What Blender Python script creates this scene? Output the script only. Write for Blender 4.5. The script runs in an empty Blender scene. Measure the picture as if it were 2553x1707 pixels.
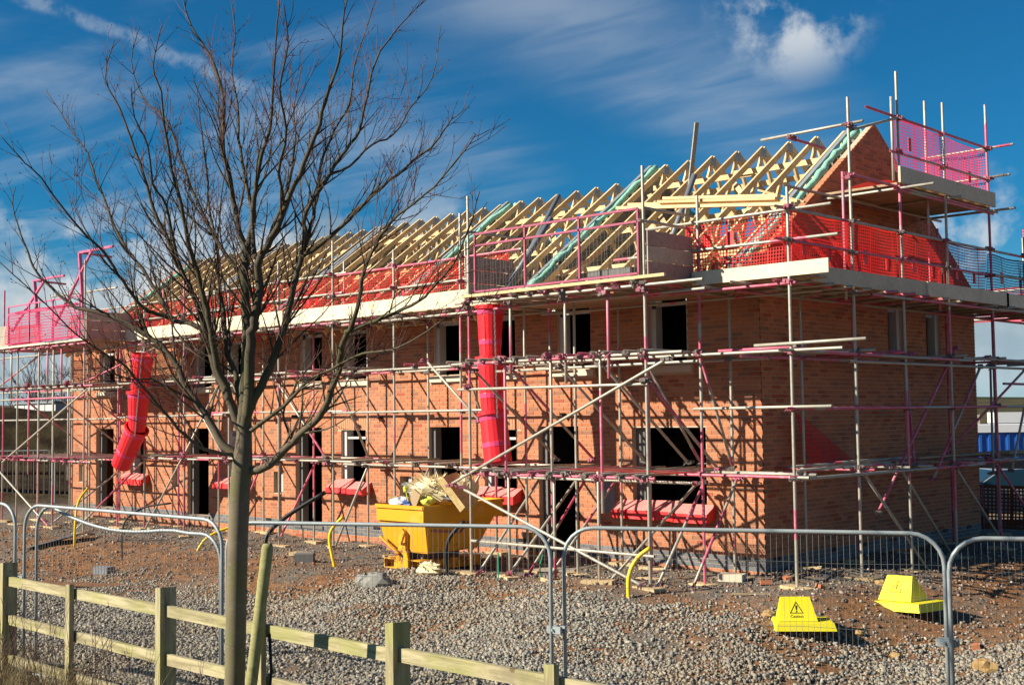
import bpy, math, random
import numpy as np
from mathutils import Vector, Matrix
rad = math.radians
SC = bpy.context.scene
COL = SC.collection

# ------------------------------------------------------------------ camera
def set_camera():
    yaw, pitch, roll = 0.77142948, 0.05977579, -0.01307292
    fw = Vector((-math.sin(yaw) * math.cos(pitch), math.cos(yaw) * math.cos(pitch), math.sin(pitch)))
    r = Vector((math.cos(yaw), math.sin(yaw), 0)); u = r.cross(fw)
    r2 = math.cos(roll) * r + math.sin(roll) * u
    u2 = -math.sin(roll) * r + math.cos(roll) * u
    cam = bpy.data.cameras.new('camera'); co = bpy.data.objects.new('camera', cam); COL.objects.link(co)
    M = Matrix(((r2.x, u2.x, -fw.x, 11.34783), (r2.y, u2.y, -fw.y, -17.56575), (r2.z, u2.z, -fw.z, 2.37383), (0, 0, 0, 1)))
    co.matrix_world = M
    cam.sensor_width = 36; cam.lens = 36 * 3091.585 / 2553
    cam.clip_start = .1; cam.clip_end = 6000
    SC.camera = co
set_camera()

# ------------------------------------------------------------------ light
SUN_AZ, SUN_EL = rad(31), rad(29.5)        # 31 degrees left of the front wall's normal
to_sun = Vector((-math.sin(SUN_AZ) * math.cos(SUN_EL), -math.cos(SUN_AZ) * math.cos(SUN_EL), math.sin(SUN_EL)))
sl = bpy.data.lights.new('sun', 'SUN'); sl.energy = 5.0; sl.angle = rad(.53); sl.color = (1, .93, .80)
so = bpy.data.objects.new('sun', sl); COL.objects.link(so)
so.rotation_euler = to_sun.to_track_quat('Z', 'Y').to_euler()
so.location = (-20, -30, 40)

class NT:
    """small node-tree helper"""
    def __init__(s, tree): s.t = tree; s.n = tree.nodes; s.l = tree.links
    def node(s, typ, **kw):
        n = s.n.new(typ)
        for k, v in kw.items():
            if k.startswith('i_'):
                key = k[2:]; key = int(key) if key.isdigit() else key.replace('_', ' ')
                s.put(n.inputs[key], v)
            else: setattr(n, k, v)
        return n
    def put(s, sock, v):
        if isinstance(v, bpy.types.NodeSocket): s.l.new(v, sock)
        else: sock.default_value = v
    def math(s, op, a, b=None, c=None, clamp=False):
        n = s.n.new('ShaderNodeMath'); n.operation = op; n.use_clamp = clamp
        for i, v in enumerate((a, b, c)):
            if v is not None: s.put(n.inputs[i], v)
        return n.outputs[0]
    def vmath(s, op, a, b=None):
        n = s.n.new('ShaderNodeVectorMath'); n.operation = op
        s.put(n.inputs[0], a)
        if b is not None: s.put(n.inputs[1], b)
        return n.outputs['Value'] if op in ('DOT_PRODUCT', 'LENGTH', 'DISTANCE') else n.outputs[0]
    def noise(s, vec, scale, detail=4, rough=.55, dist=0.):
        n = s.n.new('ShaderNodeTexNoise'); n.inputs['Scale'].default_value = scale
        n.inputs['Detail'].default_value = detail; n.inputs['Roughness'].default_value = rough
        n.inputs['Distortion'].default_value = dist
        if vec is not None: s.l.new(vec, n.inputs['Vector'])
        return n.outputs[0]
    def ramp(s, fac, stops, interp='LINEAR'):
        n = s.n.new('ShaderNodeValToRGB'); s.put(n.inputs[0], fac); e = n.color_ramp.elements
        n.color_ramp.interpolation = interp
        while len(e) < len(stops): e.new(.5)
        for el, (p, c) in zip(e, stops):
            el.position = p; el.color = (*c, 1) if len(c) == 3 else c
        return n.outputs[0]
    def smooth(s, v, a, b):
        n = s.n.new('ShaderNodeMapRange'); n.interpolation_type = 'SMOOTHSTEP'
        s.put(n.inputs[0], v); n.inputs[1].default_value = a; n.inputs[2].default_value = b
        return n.outputs[0]
    def mix(s, fac, a, b, blend='MIX'):
        n = s.n.new('ShaderNodeMix'); n.data_type = 'RGBA'; n.blend_type = blend
        s.put(n.inputs[0], fac)
        for k, v in ((6, a), (7, b)):
            if isinstance(v, bpy.types.NodeSocket): s.l.new(v, n.inputs[k])
            else: n.inputs[k].default_value = (*v, 1) if len(v) == 3 else v
        return n.outputs[2]

def make_world():
    w = bpy.data.worlds.new('World'); SC.world = w; w.use_nodes = True
    t = NT(w.node_tree); t.n.clear()
    out = t.node('ShaderNodeOutputWorld'); bg = t.node('ShaderNodeBackground'); bg.inputs[1].default_value = .05
    t.l.new(bg.outputs[0], out.inputs[0])
    sky = t.node('ShaderNodeTexSky'); sky.sky_type = 'NISHITA'; sky.sun_disc = False
    sky.sun_elevation = SUN_EL; sky.sun_rotation = math.atan2(to_sun.x, to_sun.y)
    sky.air_density = 1.; sky.dust_density = .2; sky.ozone_density = 3.5
    d = t.node('ShaderNodeTexCoord').outputs['Generated']
    sep = t.node('ShaderNodeSeparateXYZ'); t.l.new(d, sep.inputs[0]); z = sep.outputs[2]
    base = t.mix(1., sky.outputs[0], (.12, .69, .98), 'MULTIPLY')        # a deep polarised blue
    # position on a flat cloud layer far above
    zz = t.math('MAXIMUM', z, .02)
    plane = t.vmath('DIVIDE', d, t.node('ShaderNodeCombineXYZ', i_0=zz, i_1=zz, i_2=zz).outputs[0])
    def mapped(rot, sc, loc=(0, 0, 0)):
        m = t.node('ShaderNodeMapping'); t.l.new(plane, m.inputs[0])
        m.inputs['Rotation'].default_value = (0, 0, rot); m.inputs['Scale'].default_value = sc; m.inputs['Location'].default_value = loc
        return m.outputs[0]
    def dirdot(v):
        v = Vector(v).normalized()
        return t.vmath('DOT_PRODUCT', d, tuple(v))
    cir = t.noise(mapped(rad(28), (.5, 1.7, 1)), 1.1, 7, .56, .5)
    fine = t.noise(mapped(rad(24), (.9, 2.6, 1), (3, 1, 0)), 1.5, 5, .5, .6)
    # veil of cirrus: thick toward the left, broken elsewhere
    left = t.smooth(dirdot((-.93, .30, .20)), .86, .985)
    veil = t.math('MULTIPLY', t.smooth(cir, .42, .72), t.math('MULTIPLY_ADD', left, .50, -.02))
    veil = t.math('MULTIPLY', veil, t.math('MULTIPLY_ADD', fine, .8, .5))
    # one long streak that runs down to the right, and an old vapour trail on the left
    def band(a, b, width, soft):
        a = Vector(a); b = Vector(b); n = a.cross(b).normalized(); m = (a + b).normalized()
        wob = t.math('MULTIPLY_ADD', t.noise(d, 26, 5, .6), .02, -.01)
        x = t.math('ABSOLUTE', t.math('ADD', t.vmath('DOT_PRODUCT', d, tuple(n)), wob))
        near = t.smooth(x, width, width * soft)
        span = a.angle(b) * .5
        along = t.smooth(t.vmath('DOT_PRODUCT', d, tuple(m)), math.cos(span * 1.9), math.cos(span * .55))
        return t.math('MULTIPLY', near, along)
    streak = t.math('MULTIPLY', band((-.668, .664, .338), (-.520, .822, .231), .075, .03), t.math('MULTIPLY_ADD', t.smooth(fine, .25, .8), .30, .10))
    streak2 = t.math('MULTIPLY', band((-.80, .56, .22), (-.69, .69, .196), .05, .05), t.math('MULTIPLY_ADD', t.smooth(fine, .3, .75), .22, .02))
    trail = t.math('MULTIPLY', band((-.872, .384, .312), (-.806, .532, .258), .0085, .2), t.math('MULTIPLY', t.smooth(t.noise(d, 60, 5, .6), .3, .62), .30))
    # heaped white clouds: a bank low in the sky plus one puff high on the right
    def puff(c, r0, r1, sc, off):
        n = t.noise(t.vmath('ADD', d, off), sc, 8, .58)
        x = t.math('ADD', dirdot(c), t.math('MULTIPLY_ADD', n, .5 * (math.cos(r1) - math.cos(r0)) * -3.2, .25 * (math.cos(r1) - math.cos(r0)) * 3.2))
        return t.smooth(x, math.cos(r0), math.cos(r1))
    pf = t.math('MULTIPLY', t.math('MULTIPLY', t.smooth(dirdot((-.487, .812, .318)), math.cos(rad(4.4)), math.cos(rad(.2))), t.smooth(t.noise(d, 17, 7, .6), .45, .66)), .95)
    bankn = t.noise(d, 7.5, 8, .56)
    el = t.math('MULTIPLY_ADD', t.math('SUBTRACT', bankn, .5), .20, t.math('SUBTRACT', .104, z))
    sidel = t.math('MULTIPLY_ADD', t.smooth(dirdot((-.93, .36, .1)), .88, .985), .028, 0)
    bank = t.smooth(t.math('ADD', el, sidel), -.004, .016)
    bank = t.math('MULTIPLY', bank, t.smooth(z, -.02, .035))
    shade = t.smooth(t.noise(t.vmath('ADD', d, (.0, .0, .035)), 9, 7, .55), .35, .66)
    smallc = t.math('MULTIPLY', t.smooth(t.noise(d, 13, 7, .55), .52, .64), t.math('MULTIPLY', t.smooth(z, .205, .13), t.smooth(z, .03, .10)))
    veil = t.math('ADD', veil, t.math('ADD', streak, t.math('ADD', streak2, trail)), clamp=True)
    c1 = t.mix(veil, base, (6.6, 7.2, 7.8))
    c1 = t.mix(t.math('MULTIPLY', t.math('MAXIMUM', pf, t.math('MULTIPLY', smallc, .75)), 1.), c1, (7.5, 8.0, 8.4))
    cloudcol = t.mix(shade, (3.6, 4.4, 5.0), (9.2, 9.4, 9.4))
    c2 = t.mix(t.math('MULTIPLY', bank, .92), c1, cloudcol)
    # pale air just over the horizon
    hz = t.math('MULTIPLY', t.smooth(z, .16, -.01), .55)
    c3 = t.mix(hz, c2, (4.3, 6.2, 7.3))
    t.l.new(c3, bg.inputs[0])
make_world()
SC.view_settings.view_transform = 'Standard'; SC.view_settings.look = 'None'
SC.view_settings.exposure = .82; SC.view_settings.gamma = 1.; SC.view_settings.use_curve_mapping = False

# ------------------------------------------------------------------ mesh helpers
random.seed(7)
R = random.Random(11)
class MB:
    """collects shapes in world coordinates; build() links them as ONE mesh object"""
    def __init__(s): s.v = []; s.f = []; s.a = []; s.M = None
    def add(s, vs, fs, a=0.):
        b = len(s.v)
        if s.M is not None: vs = [tuple(s.M @ Vector(p)) for p in vs]
        s.v += [tuple(p) for p in vs]
        s.f += [tuple(i + b for i in f) for f in fs]; s.a += [a] * len(fs)
    def hexa(s, p, a=0.):
        s.add(p, [(0, 3, 2, 1), (4, 5, 6, 7), (0, 1, 5, 4), (1, 2, 6, 5), (2, 3, 7, 6), (3, 0, 4, 7)], a)
    def box(s, lo, hi, a=0.):
        (x0, y0, z0), (x1, y1, z1) = lo, hi
        s.hexa([(x0, y0, z0), (x1, y0, z0), (x1, y1, z0), (x0, y1, z0), (x0, y0, z1), (x1, y0, z1), (x1, y1, z1), (x0, y1, z1)], a)
        return s
    def beam(s, p, q, w, h, up=(0, 0, 1), a=0.):
        p = Vector(p); q = Vector(q); d = (q - p).normalized(); up = Vector(up)
        sd = d.cross(up)
        if sd.length < 1e-4: sd = d.cross(Vector((1, 0, 0)))
        sd.normalize(); u = sd.cross(d).normalized(); sd = sd * w / 2; u = u * h / 2
        s.hexa([p - sd - u, p + sd - u, q + sd - u, q - sd - u, p - sd + u, p + sd + u, q + sd + u, q - sd + u], a)
        return s
    def path(s, pts, r, n=8, a=0., cap=True):
        pts = [Vector(p) for p in pts]; rs = r if isinstance(r, (list, tuple)) else [r] * len(pts)
        vs = []; prev = None
        for i, p in enumerate(pts):
            d = (pts[min(i + 1, len(pts) - 1)] - pts[max(i - 1, 0)])
            if d.length < 1e-7: d = Vector((0, 0, 1))
            d.normalize()
            if prev is None:
                ref = Vector((0, 0, 1)) if abs(d.z) < .9 else Vector((1, 0, 0))
                e = d.cross(ref).normalized()
            else:
                e = prev - d * prev.dot(d)
                if e.length < 1e-5: e = d.cross(Vector((0, 0, 1)) if abs(d.z) < .9 else Vector((1, 0, 0)))
                e.normalize()
            prev = e; g = d.cross(e)
            for k in range(n):
                t = 2 * math.pi * k / n
                vs.append(p + (e * math.cos(t) + g * math.sin(t)) * rs[i])
        fs = []
        for i in range(len(pts) - 1):
            for k in range(n):
                k2 = (k + 1) % n
                fs.append((i * n + k, i * n + k2, (i + 1) * n + k2, (i + 1) * n + k))
        if cap:
            fs.append(tuple(range(n - 1, -1, -1))); L = (len(pts) - 1) * n; fs.append(tuple(L + k for k in range(n)))
        s.add(vs, fs, a); return s
    def lathe(s, prof, c0, axis=(0, 0, 1), n=18, a=0.):
        """prof: (distance along axis, radius)"""
        ax = Vector(axis).normalized(); ref = Vector((1, 0, 0)) if abs(ax.x) < .9 else Vector((0, 1, 0))
        e = ax.cross(ref).normalized(); g = ax.cross(e); c0 = Vector(c0); vs = []; fs = []
        for h, r in prof:
            for k in range(n):
                t = 2 * math.pi * k / n
                vs.append(c0 + ax * h + (e * math.cos(t) + g * math.sin(t)) * r)
        for i in range(len(prof) - 1):
            for k in range(n):
                k2 = (k + 1) % n
                fs.append((i * n + k, i * n + k2, (i + 1) * n + k2, (i + 1) * n + k))
        s.add(vs, fs, a); return s
    def prism(s, poly, vec, a=0.):
        n = len(poly); vec = Vector(vec); P = [Vector(p) for p in poly]
        vs = P + [p + vec for p in P]
        fs = [tuple(range(n - 1, -1, -1)), tuple(range(n, 2 * n))]
        for k in range(n):
            k2 = (k + 1) % n; fs.append((k, k2, n + k2, n + k))
        s.add(vs, fs, a); return s
    def quad(s, p0, p1, p2, p3, a=0.): s.add([p0, p1, p2, p3], [(0, 1, 2, 3)], a); return s
    def lump(s, c, rx, ry, rz, seed=0, n=7, m=5, jag=.25, a=0.):
        rr = random.Random(seed); vs = []; fs = []; c = Vector(c)
        for i in range(m + 1):
            ph = math.pi * i / m
            for k in range(n):
                t = 2 * math.pi * k / n + .4 * i; j = 1 + jag * (rr.random() - .5) * 2
                vs.append(c + Vector((rx * math.sin(ph) * math.cos(t), ry * math.sin(ph) * math.sin(t), rz * math.cos(ph))) * j)
        for i in range(m):
            for k in range(n):
                k2 = (k + 1) % n
                fs.append((i * n + k, i * n + k2, (i + 1) * n + k2, (i + 1) * n + k)[::-1])
        s.add(vs, fs, a); return s
    def mesh(s, name, mat, off=(0, 0, 0), smooth=False):
        me = bpy.data.meshes.new(name)
        o = off; me.from_pydata([(x - o[0], y - o[1], z - o[2]) for x, y, z in s.v], [], s.f)
        me.materials.append(mat)
        at = me.attributes.new('rnd', 'FLOAT', 'FACE'); at.data.foreach_set('value', np.array(s.a, dtype=np.float32))
        if smooth: me.polygons.foreach_set('use_smooth', [True] * len(me.polygons))
        me.update(); return me
    def build(s, name, mat, parent=None, smooth=False, kind=None, loc=None):
        off = WL[parent.name] if parent else (loc or (0, 0, 0))
        ob = bpy.data.objects.new(name, s.mesh(name, mat, off, smooth)); COL.objects.link(ob)
        if parent: ob.parent = parent; WL[ob.name] = off
        else: ob.location = off; WL[ob.name] = off
        if kind: ob['kind'] = kind
        return ob
WL = {}                                     # where each object's origin stands
def tag(o, label, cat, group=None):
    o['label'] = label; o['category'] = cat
    if group: o['group'] = group
    return o
def thing(name, label, cat, loc=(0, 0, 0), group=None):
    o = bpy.data.objects.new(name, None); COL.objects.link(o); o.location = loc; o.empty_display_size = .2
    WL[o.name] = tuple(loc); return tag(o, label, cat, group)
def place(name, me, parent, loc, rot=None, scale=None):
    """an object sharing the mesh `me`, put at world position loc under parent"""
    o = bpy.data.objects.new(name, me); COL.objects.link(o)
    off = WL[parent.name] if parent else (0, 0, 0)
    if parent: o.parent = parent
    o.location = Vector(loc) - Vector(off)
    if rot is not None: o.rotation_mode = 'QUATERNION'; o.rotation_quaternion = rot
    if scale: o.scale = scale
    WL[o.name] = tuple(loc); return o

# ------------------------------------------------------------------ materials
def mat(name, fn, rough=.7, spec=.3, metal=0.):
    m = bpy.data.materials.new(name); m.use_nodes = True; t = NT(m.node_tree)
    b = t.n['Principled BSDF']; b.inputs['Roughness'].default_value = rough
    b.inputs['Specular IOR Level'].default_value = spec; b.inputs['Metallic'].default_value = metal
    pos = t.node('ShaderNodeNewGeometry').outputs['Position']
    c = fn(t, pos, b)
    if c is not None:
        if isinstance(c, bpy.types.NodeSocket): t.l.new(c, b.inputs['Base Color'])
        else: b.inputs['Base Color'].default_value = (*c, 1)
    return m
def attr(t): return t.node('ShaderNodeAttribute', attribute_name='rnd').outputs['Fac']
def bump(t, b, h, strength=.3, dist=.01):
    n = t.node('ShaderNodeBump'); n.inputs['Strength'].default_value = strength; n.inputs['Distance'].default_value = dist
    t.l.new(h, n.inputs['Height']); t.l.new(n.outputs[0], b.inputs['Normal'])
def plain(col, var=.12, scale=6., rough=.7, spec=.3, name='plain', metal=0.):
    def fn(t, p, b):
        n = t.noise(p, scale, 5, .6)
        return t.mix(n, tuple(c * (1 - var) for c in col), tuple(min(1, c * (1 + var)) for c in col))
    return mat(name, fn, rough, spec, metal)
def orand(t): return t.node('ShaderNodeObjectInfo').outputs['Random']

def f_brick(t, p, b):
    c = t.ramp(attr(t), [(0, (.44, .155, .070)), (.3, (.54, .205, .095)), (.62, (.48, .178, .082)), (.8, (.40, .150, .074)), (.93, (.29, .135, .080)), (1, (.40, .080, .035))])
    n = t.noise(p, 38, 5, .65); bump(t, b, n, .35, .004)
    big = t.noise(p, .55, 3, .6)
    c = t.mix(t.math('MULTIPLY', n, .55), c, t.mix(.6, c, (.27, .15, .095)))
    return t.mix(t.math('MULTIPLY', t.smooth(big, .5, .8), .22), c, (.5, .3, .21))
M_BRICK = mat('red_brick', f_brick, .88, .18)
def f_mortar(t, p, b):
    n = t.noise(p, 30, 4, .6); return t.mix(n, (.44, .31, .21), (.62, .46, .33))
M_MORTAR = mat('mortar', f_mortar, .95, .1)
def f_blue(t, p, b):
    n = t.noise(p, 25, 4, .6)
    c = t.ramp(attr(t), [(0, (.075, .085, .10)), (.6, (.12, .13, .14)), (1, (.17, .17, .165))])
    return t.mix(t.math('MULTIPLY', n, .4), c, (.26, .23, .2))
M_BLUEBRICK = mat('engineering_brick', f_blue, .7, .3)
def f_block(t, p, b):
    n = t.noise(p, 22, 5, .65); bump(t, b, n, .3, .005)
    c = t.ramp(attr(t), [(0, (.17, .165, .155)), (1, (.28, .27, .25))]); return t.mix(t.math('MULTIPLY', n, .4), c, (.14, .13, .12))
M_BLOCK = mat('concrete_block', f_block, .95, .1)
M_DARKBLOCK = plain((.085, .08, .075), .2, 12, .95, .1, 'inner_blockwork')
def wood(name, c0, c1, rough=.75, knots=.5, stretch=None, grey=0.):
    def fn(t, p, b):
        tc = t.node('ShaderNodeTexCoord').outputs['Object']
        r = orand(t)
        q = t.vmath('ADD', p, t.node('ShaderNodeCombineXYZ', i_0=t.math('MULTIPLY', r, 17.), i_1=t.math('MULTIPLY', r, 5.), i_2=0.).outputs[0])
        g = t.noise(q, 9, 6, .7, 1.6)
        big = t.noise(q, 1.3, 3, .5)
        c = t.mix(t.smooth(g, .3, .72), c0, c1)
        c = t.mix(t.math('MULTIPLY', t.smooth(big, .4, .75), .35), c, tuple(x * .78 for x in c0))
        v = t.node('ShaderNodeTexVoronoi'); t.l.new(q, v.inputs['Vector']); v.inputs['Scale'].default_value = 3.2
        c = t.mix(t.math('MULTIPLY', t.smooth(v.outputs['Distance'], .1, .05), knots), c, (.16, .09, .04))
        hs = t.node('ShaderNodeHueSaturation'); t.l.new(c, hs.inputs['Color'])
        t.l.new(t.math('MULTIPLY_ADD', r, .34, .84), hs.inputs['Value'])
        bump(t, b, g, .25, .004)
        return hs.outputs[0]
    return mat(name, fn, rough, .2)
M_TRUSS = wood('new_softwood', (.62, .42, .20), (.78, .59, .33), knots=.3)
M_BOARD = wood('scaffold_board', (.33, .225, .135), (.46, .34, .215), knots=.35)
M_TOE = wood('pale_toe_board', (.60, .50, .34), (.74, .65, .47), knots=.35)
M_GREYBOARD = wood('weathered_board', (.36, .30, .225), (.50, .43, .34), knots=.4)
M_PINKBOARD = wood('purple_tinted_board', (.33, .225, .185), (.45, .33, .275), knots=.4)
def fence_wood(name, sx, sy, sz):
    def fn(t, p, b):
        r = orand(t); q = t.vmath('ADD', p, t.node('ShaderNodeCombineXYZ', i_0=t.math('MULTIPLY', r, 23.), i_1=0., i_2=t.math('MULTIPLY', r, 7.)).outputs[0])
        g = t.noise(t.vmath('MULTIPLY', q, (sx, sy, sz)), 1., 6, .68, .7); big = t.noise(q, 2.1, 4, .6); fleck = t.noise(q, 24, 5, .7)
        c = t.mix(t.smooth(g, .32, .68), (.23, .19, .10), (.50, .43, .25))
        c = t.mix(t.math('MULTIPLY', t.smooth(big, .44, .66), .6), c, (.30, .30, .085))          # algae
        c = t.mix(t.math('MULTIPLY', t.smooth(t.noise(q, 1.1, 5, .7), .52, .68), .55), c, (.21, .17, .11))   # weathered patches
        c = t.mix(t.math('MULTIPLY', t.smooth(g, .37, .30), .75), c, (.09, .07, .04))           # shakes along the grain
        v = t.node('ShaderNodeTexVoronoi'); t.l.new(q, v.inputs['Vector']); v.inputs['Scale'].default_value = 3.4
        c = t.mix(t.math('MULTIPLY', t.smooth(v.outputs['Distance'], .12, .07), .75), c, (.12, .075, .035))
        c = t.mix(t.math('MULTIPLY', t.smooth(fleck, .6, .75), .35), c, (.62, .58, .42)); bump(t, b, g, .5, .006); return c
    return mat(name, fn, .85, .15)
M_POST = fence_wood('treated_post_wood', 16., 16., 1.6)
M_RAIL = fence_wood('treated_rail_wood', 1.6, 16., 20.)
M_STAKE = wood('green_stake', (.21, .19, .07), (.36, .33, .14), knots=.2)
M_OFFCUT = wood('sawn_offcut', (.48, .34, .17), (.62, .47, .26), knots=.2)

def f_tube(t, p, b):
    r = orand(t)
    q = t.vmath('ADD', p, t.node('ShaderNodeCombineXYZ', i_0=t.math('MULTIPLY', r, 31.), i_1=t.math('MULTIPLY', r, 57.), i_2=t.math('MULTIPLY', r, 13.)).outputs[0])
    n = t.noise(q, .75, 2, .4); g = t.noise(q, 14, 5, .65)
    pk = t.smooth(t.math('ADD', n, t.math('MULTIPLY', t.math('SUBTRACT', t.math('FRACT', t.math('MULTIPLY', r, 7.31)), .5), .42)), .585, .605)
    grey = t.mix(g, (.28, .25, .195), (.55, .51, .41))
    worn = t.smooth(t.noise(q, 5, 5, .7), .50, .66)
    pink = t.mix(t.math('FRACT', t.math('MULTIPLY', r, 3.7)), (.52, .07, .125), (.62, .16, .22))
    pink = t.mix(t.math('MULTIPLY', worn, .6), pink, (.60, .36, .38))
    mud = t.math('MULTIPLY', t.smooth(t.noise(q, 3.3, 5, .7), .56, .72), .55)
    c = t.mix(pk, grey, pink); c = t.mix(mud, c, (.26, .185, .12))
    t.l.new(t.math('MULTIPLY_ADD', pk, -.15, .2), b.inputs['Metallic']); t.l.new(t.math('MULTIPLY_ADD', g, .25, .34), b.inputs['Roughness'])
    return c
M_TUBE = mat('painted_scaffold_tube', f_tube, .45, .4)
def f_coup(t, p, b):
    r = orand(t); n = t.noise(p, 20, 4, .6)
    c = t.mix(t.smooth(r, .45, .5), (.16, .14, .125), (.42, .10, .16)); return t.mix(t.math('MULTIPLY', n, .6), c, (.20, .12, .09))
M_COUP = mat('coupler_steel', f_coup, .6, .4)
def f_pinksteel(t, p, b):
    n = t.noise(p, 7, 5, .65); return t.mix(n, (.50, .08, .19), (.60, .16, .27))
M_PINK = mat('pink_painted_steel', f_pinksteel, .5, .4)
def f_galv(t, p, b):
    n = t.noise(p, 16, 5, .6); bump(t, b, n, .1, .002); return t.mix(n, (.26, .29, .285), (.40, .43, .415))
M_GALV = mat('galvanised_steel', f_galv, .5, .4, .25)
M_WIRE = plain((.13, .13, .12), .15, 20, .6, .2, 'fence_wire', .0)
def f_net(c):
    def fn(t, p, b):
        n = t.noise(p, 3, 3, .5); col = t.mix(n, tuple(x * .85 for x in c), c)
        tr = t.node('ShaderNodeBsdfTranslucent'); t.l.new(col, tr.inputs[0])
        mx = t.node('ShaderNodeMixShader'); mx.inputs[0].default_value = .55
        t.l.new(b.outputs[0], mx.inputs[1]); t.l.new(tr.outputs[0], mx.inputs[2])
        o = t.n['Material Output']; t.l.new(mx.outputs[0], o.inputs[0]); return col
    return fn
M_NET = mat('red_plastic_net', f_net((.90, .045, .035)), .5, .3)
M_NETPINK = mat('pink_plastic_net', f_net((.88, .10, .24)), .5, .3)
def f_chute(t, p, b):
    n = t.noise(p, 5, 5, .6); c = t.mix(n, (.78, .014, .024), (.90, .034, .045))
    a = attr(t)                                             # faded bands moulded into each cone
    c = t.mix(t.smooth(a, .4, .6), c, (.74, .06, .17))
    sc = t.smooth(t.noise(p, 9, 6, .7), .60, .70); return t.mix(t.math('MULTIPLY', sc, .35), c, (.80, .22, .18))
M_CHUTE = mat('red_chute_plastic', f_chute, .42, .4)
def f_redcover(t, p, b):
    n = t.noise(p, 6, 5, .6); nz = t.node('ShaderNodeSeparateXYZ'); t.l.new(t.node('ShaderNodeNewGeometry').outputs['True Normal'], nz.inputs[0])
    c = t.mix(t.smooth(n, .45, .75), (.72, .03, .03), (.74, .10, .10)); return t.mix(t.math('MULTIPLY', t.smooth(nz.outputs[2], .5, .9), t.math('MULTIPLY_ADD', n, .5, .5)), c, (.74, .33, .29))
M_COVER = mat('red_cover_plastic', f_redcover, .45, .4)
def f_skip(t, p, b):
    n = t.noise(p, 4, 6, .7); fine = t.noise(p, 30, 4, .6)
    c = t.mix(n, (.64, .29, .008), (.75, .38, .012))
    c = t.mix(t.math('MULTIPLY', t.smooth(t.noise(p, 2.2, 5, .65), .52, .75), .35), c, (.66, .5, .25))
    sep = t.node('ShaderNodeSeparateXYZ'); t.l.new(p, sep.inputs[0])
    edge = t.math('MAXIMUM', t.smooth(sep.outputs[2], .25, -.1), t.smooth(sep.outputs[2], .78, .92))
    rust = t.smooth(t.math('ADD', t.math('MULTIPLY', edge, .16), t.noise(p, 6.5, 7, .72)), .63, .71)
    return t.mix(t.math('MULTIPLY', rust, .85), c, t.mix(fine, (.10, .035, .012), (.24, .09, .03)))
M_SKIP = mat('yellow_skip_paint', f_skip, .5, .35)
def f_yellow(t, p, b):
    c = t.mix(t.noise(p, 5, 4), (.74, .62, .012), (.82, .70, .02)); d = t.smooth(t.noise(p, 17, 6, .72), .56, .72)
    c = t.mix(t.math('MULTIPLY', d, .30), c, (.42, .30, .12)); return t.mix(t.math('MULTIPLY', t.smooth(t.noise(p, 4.5, 4, .6), .55, .72), .25), c, (.60, .50, .2))
M_YELLOW = mat('yellow_cover_plastic', f_yellow, .5, .35)
M_PIPEY = plain((.78, .56, .01), .08, 8, .4, .4, 'yellow_gas_pipe')
M_BLACK = plain((.015, .015, .016), .2, 9, .5, .3, 'black_plastic')
M_PRINT = plain((.012, .012, .012), .1, 9, .7, .1, 'black_print')
M_DARK = plain((.02, .019, .018), .2, 3, .95, .05, 'unlit_interior')  # indoor shade put into the colour: near-black floor and walls
M_SILL = plain((.62, .54, .40), .1, 5, .85, .2, 'cast_stone')
M_LINING = plain((.50, .49, .46), .08, 4, .6, .3, 'white_window_former')
def f_green(t, p, b):
    n = t.noise(p, 14, 5, .6, .5); bump(t, b, n, .6, .03)
    return t.mix(n, (.16, .46, .31), (.42, .72, .55))
M_GREEN = mat('green_cavity_barrier', f_green, .5, .3)
M_FELT = plain((.22, .235, .25), .25, 12, .7, .2, 'grey_roof_felt')
M_PIPE = plain((.16, .17, .18), .12, 8, .45, .4, 'grey_soil_pipe')
M_PALEPLANK = wood('grey_pale_plank', (.36, .34, .27), (.50, .48, .40), knots=.1)
M_ROCKO = plain((.36, .23, .095), .3, 7, .95, .1, 'ochre_rock')
M_ROCKG = plain((.24, .23, .20), .25, 9, .95, .1, 'grey_rock')
M_BROWNB = wood('wet_brown_board', (.17, .075, .035), (.30, .15, .075), knots=.2)
M_GREENC = plain((.02, .28, .15), .1, 5, .4, .4, 'green_cable')
M_FENCEDARK = wood('dark_fence_board', (.06, .045, .03), (.12, .09, .065), knots=.2)
M_PINKD = plain((.36, .075, .13), .25, 7, .55, .3, 'worn_pink_steel')
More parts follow.
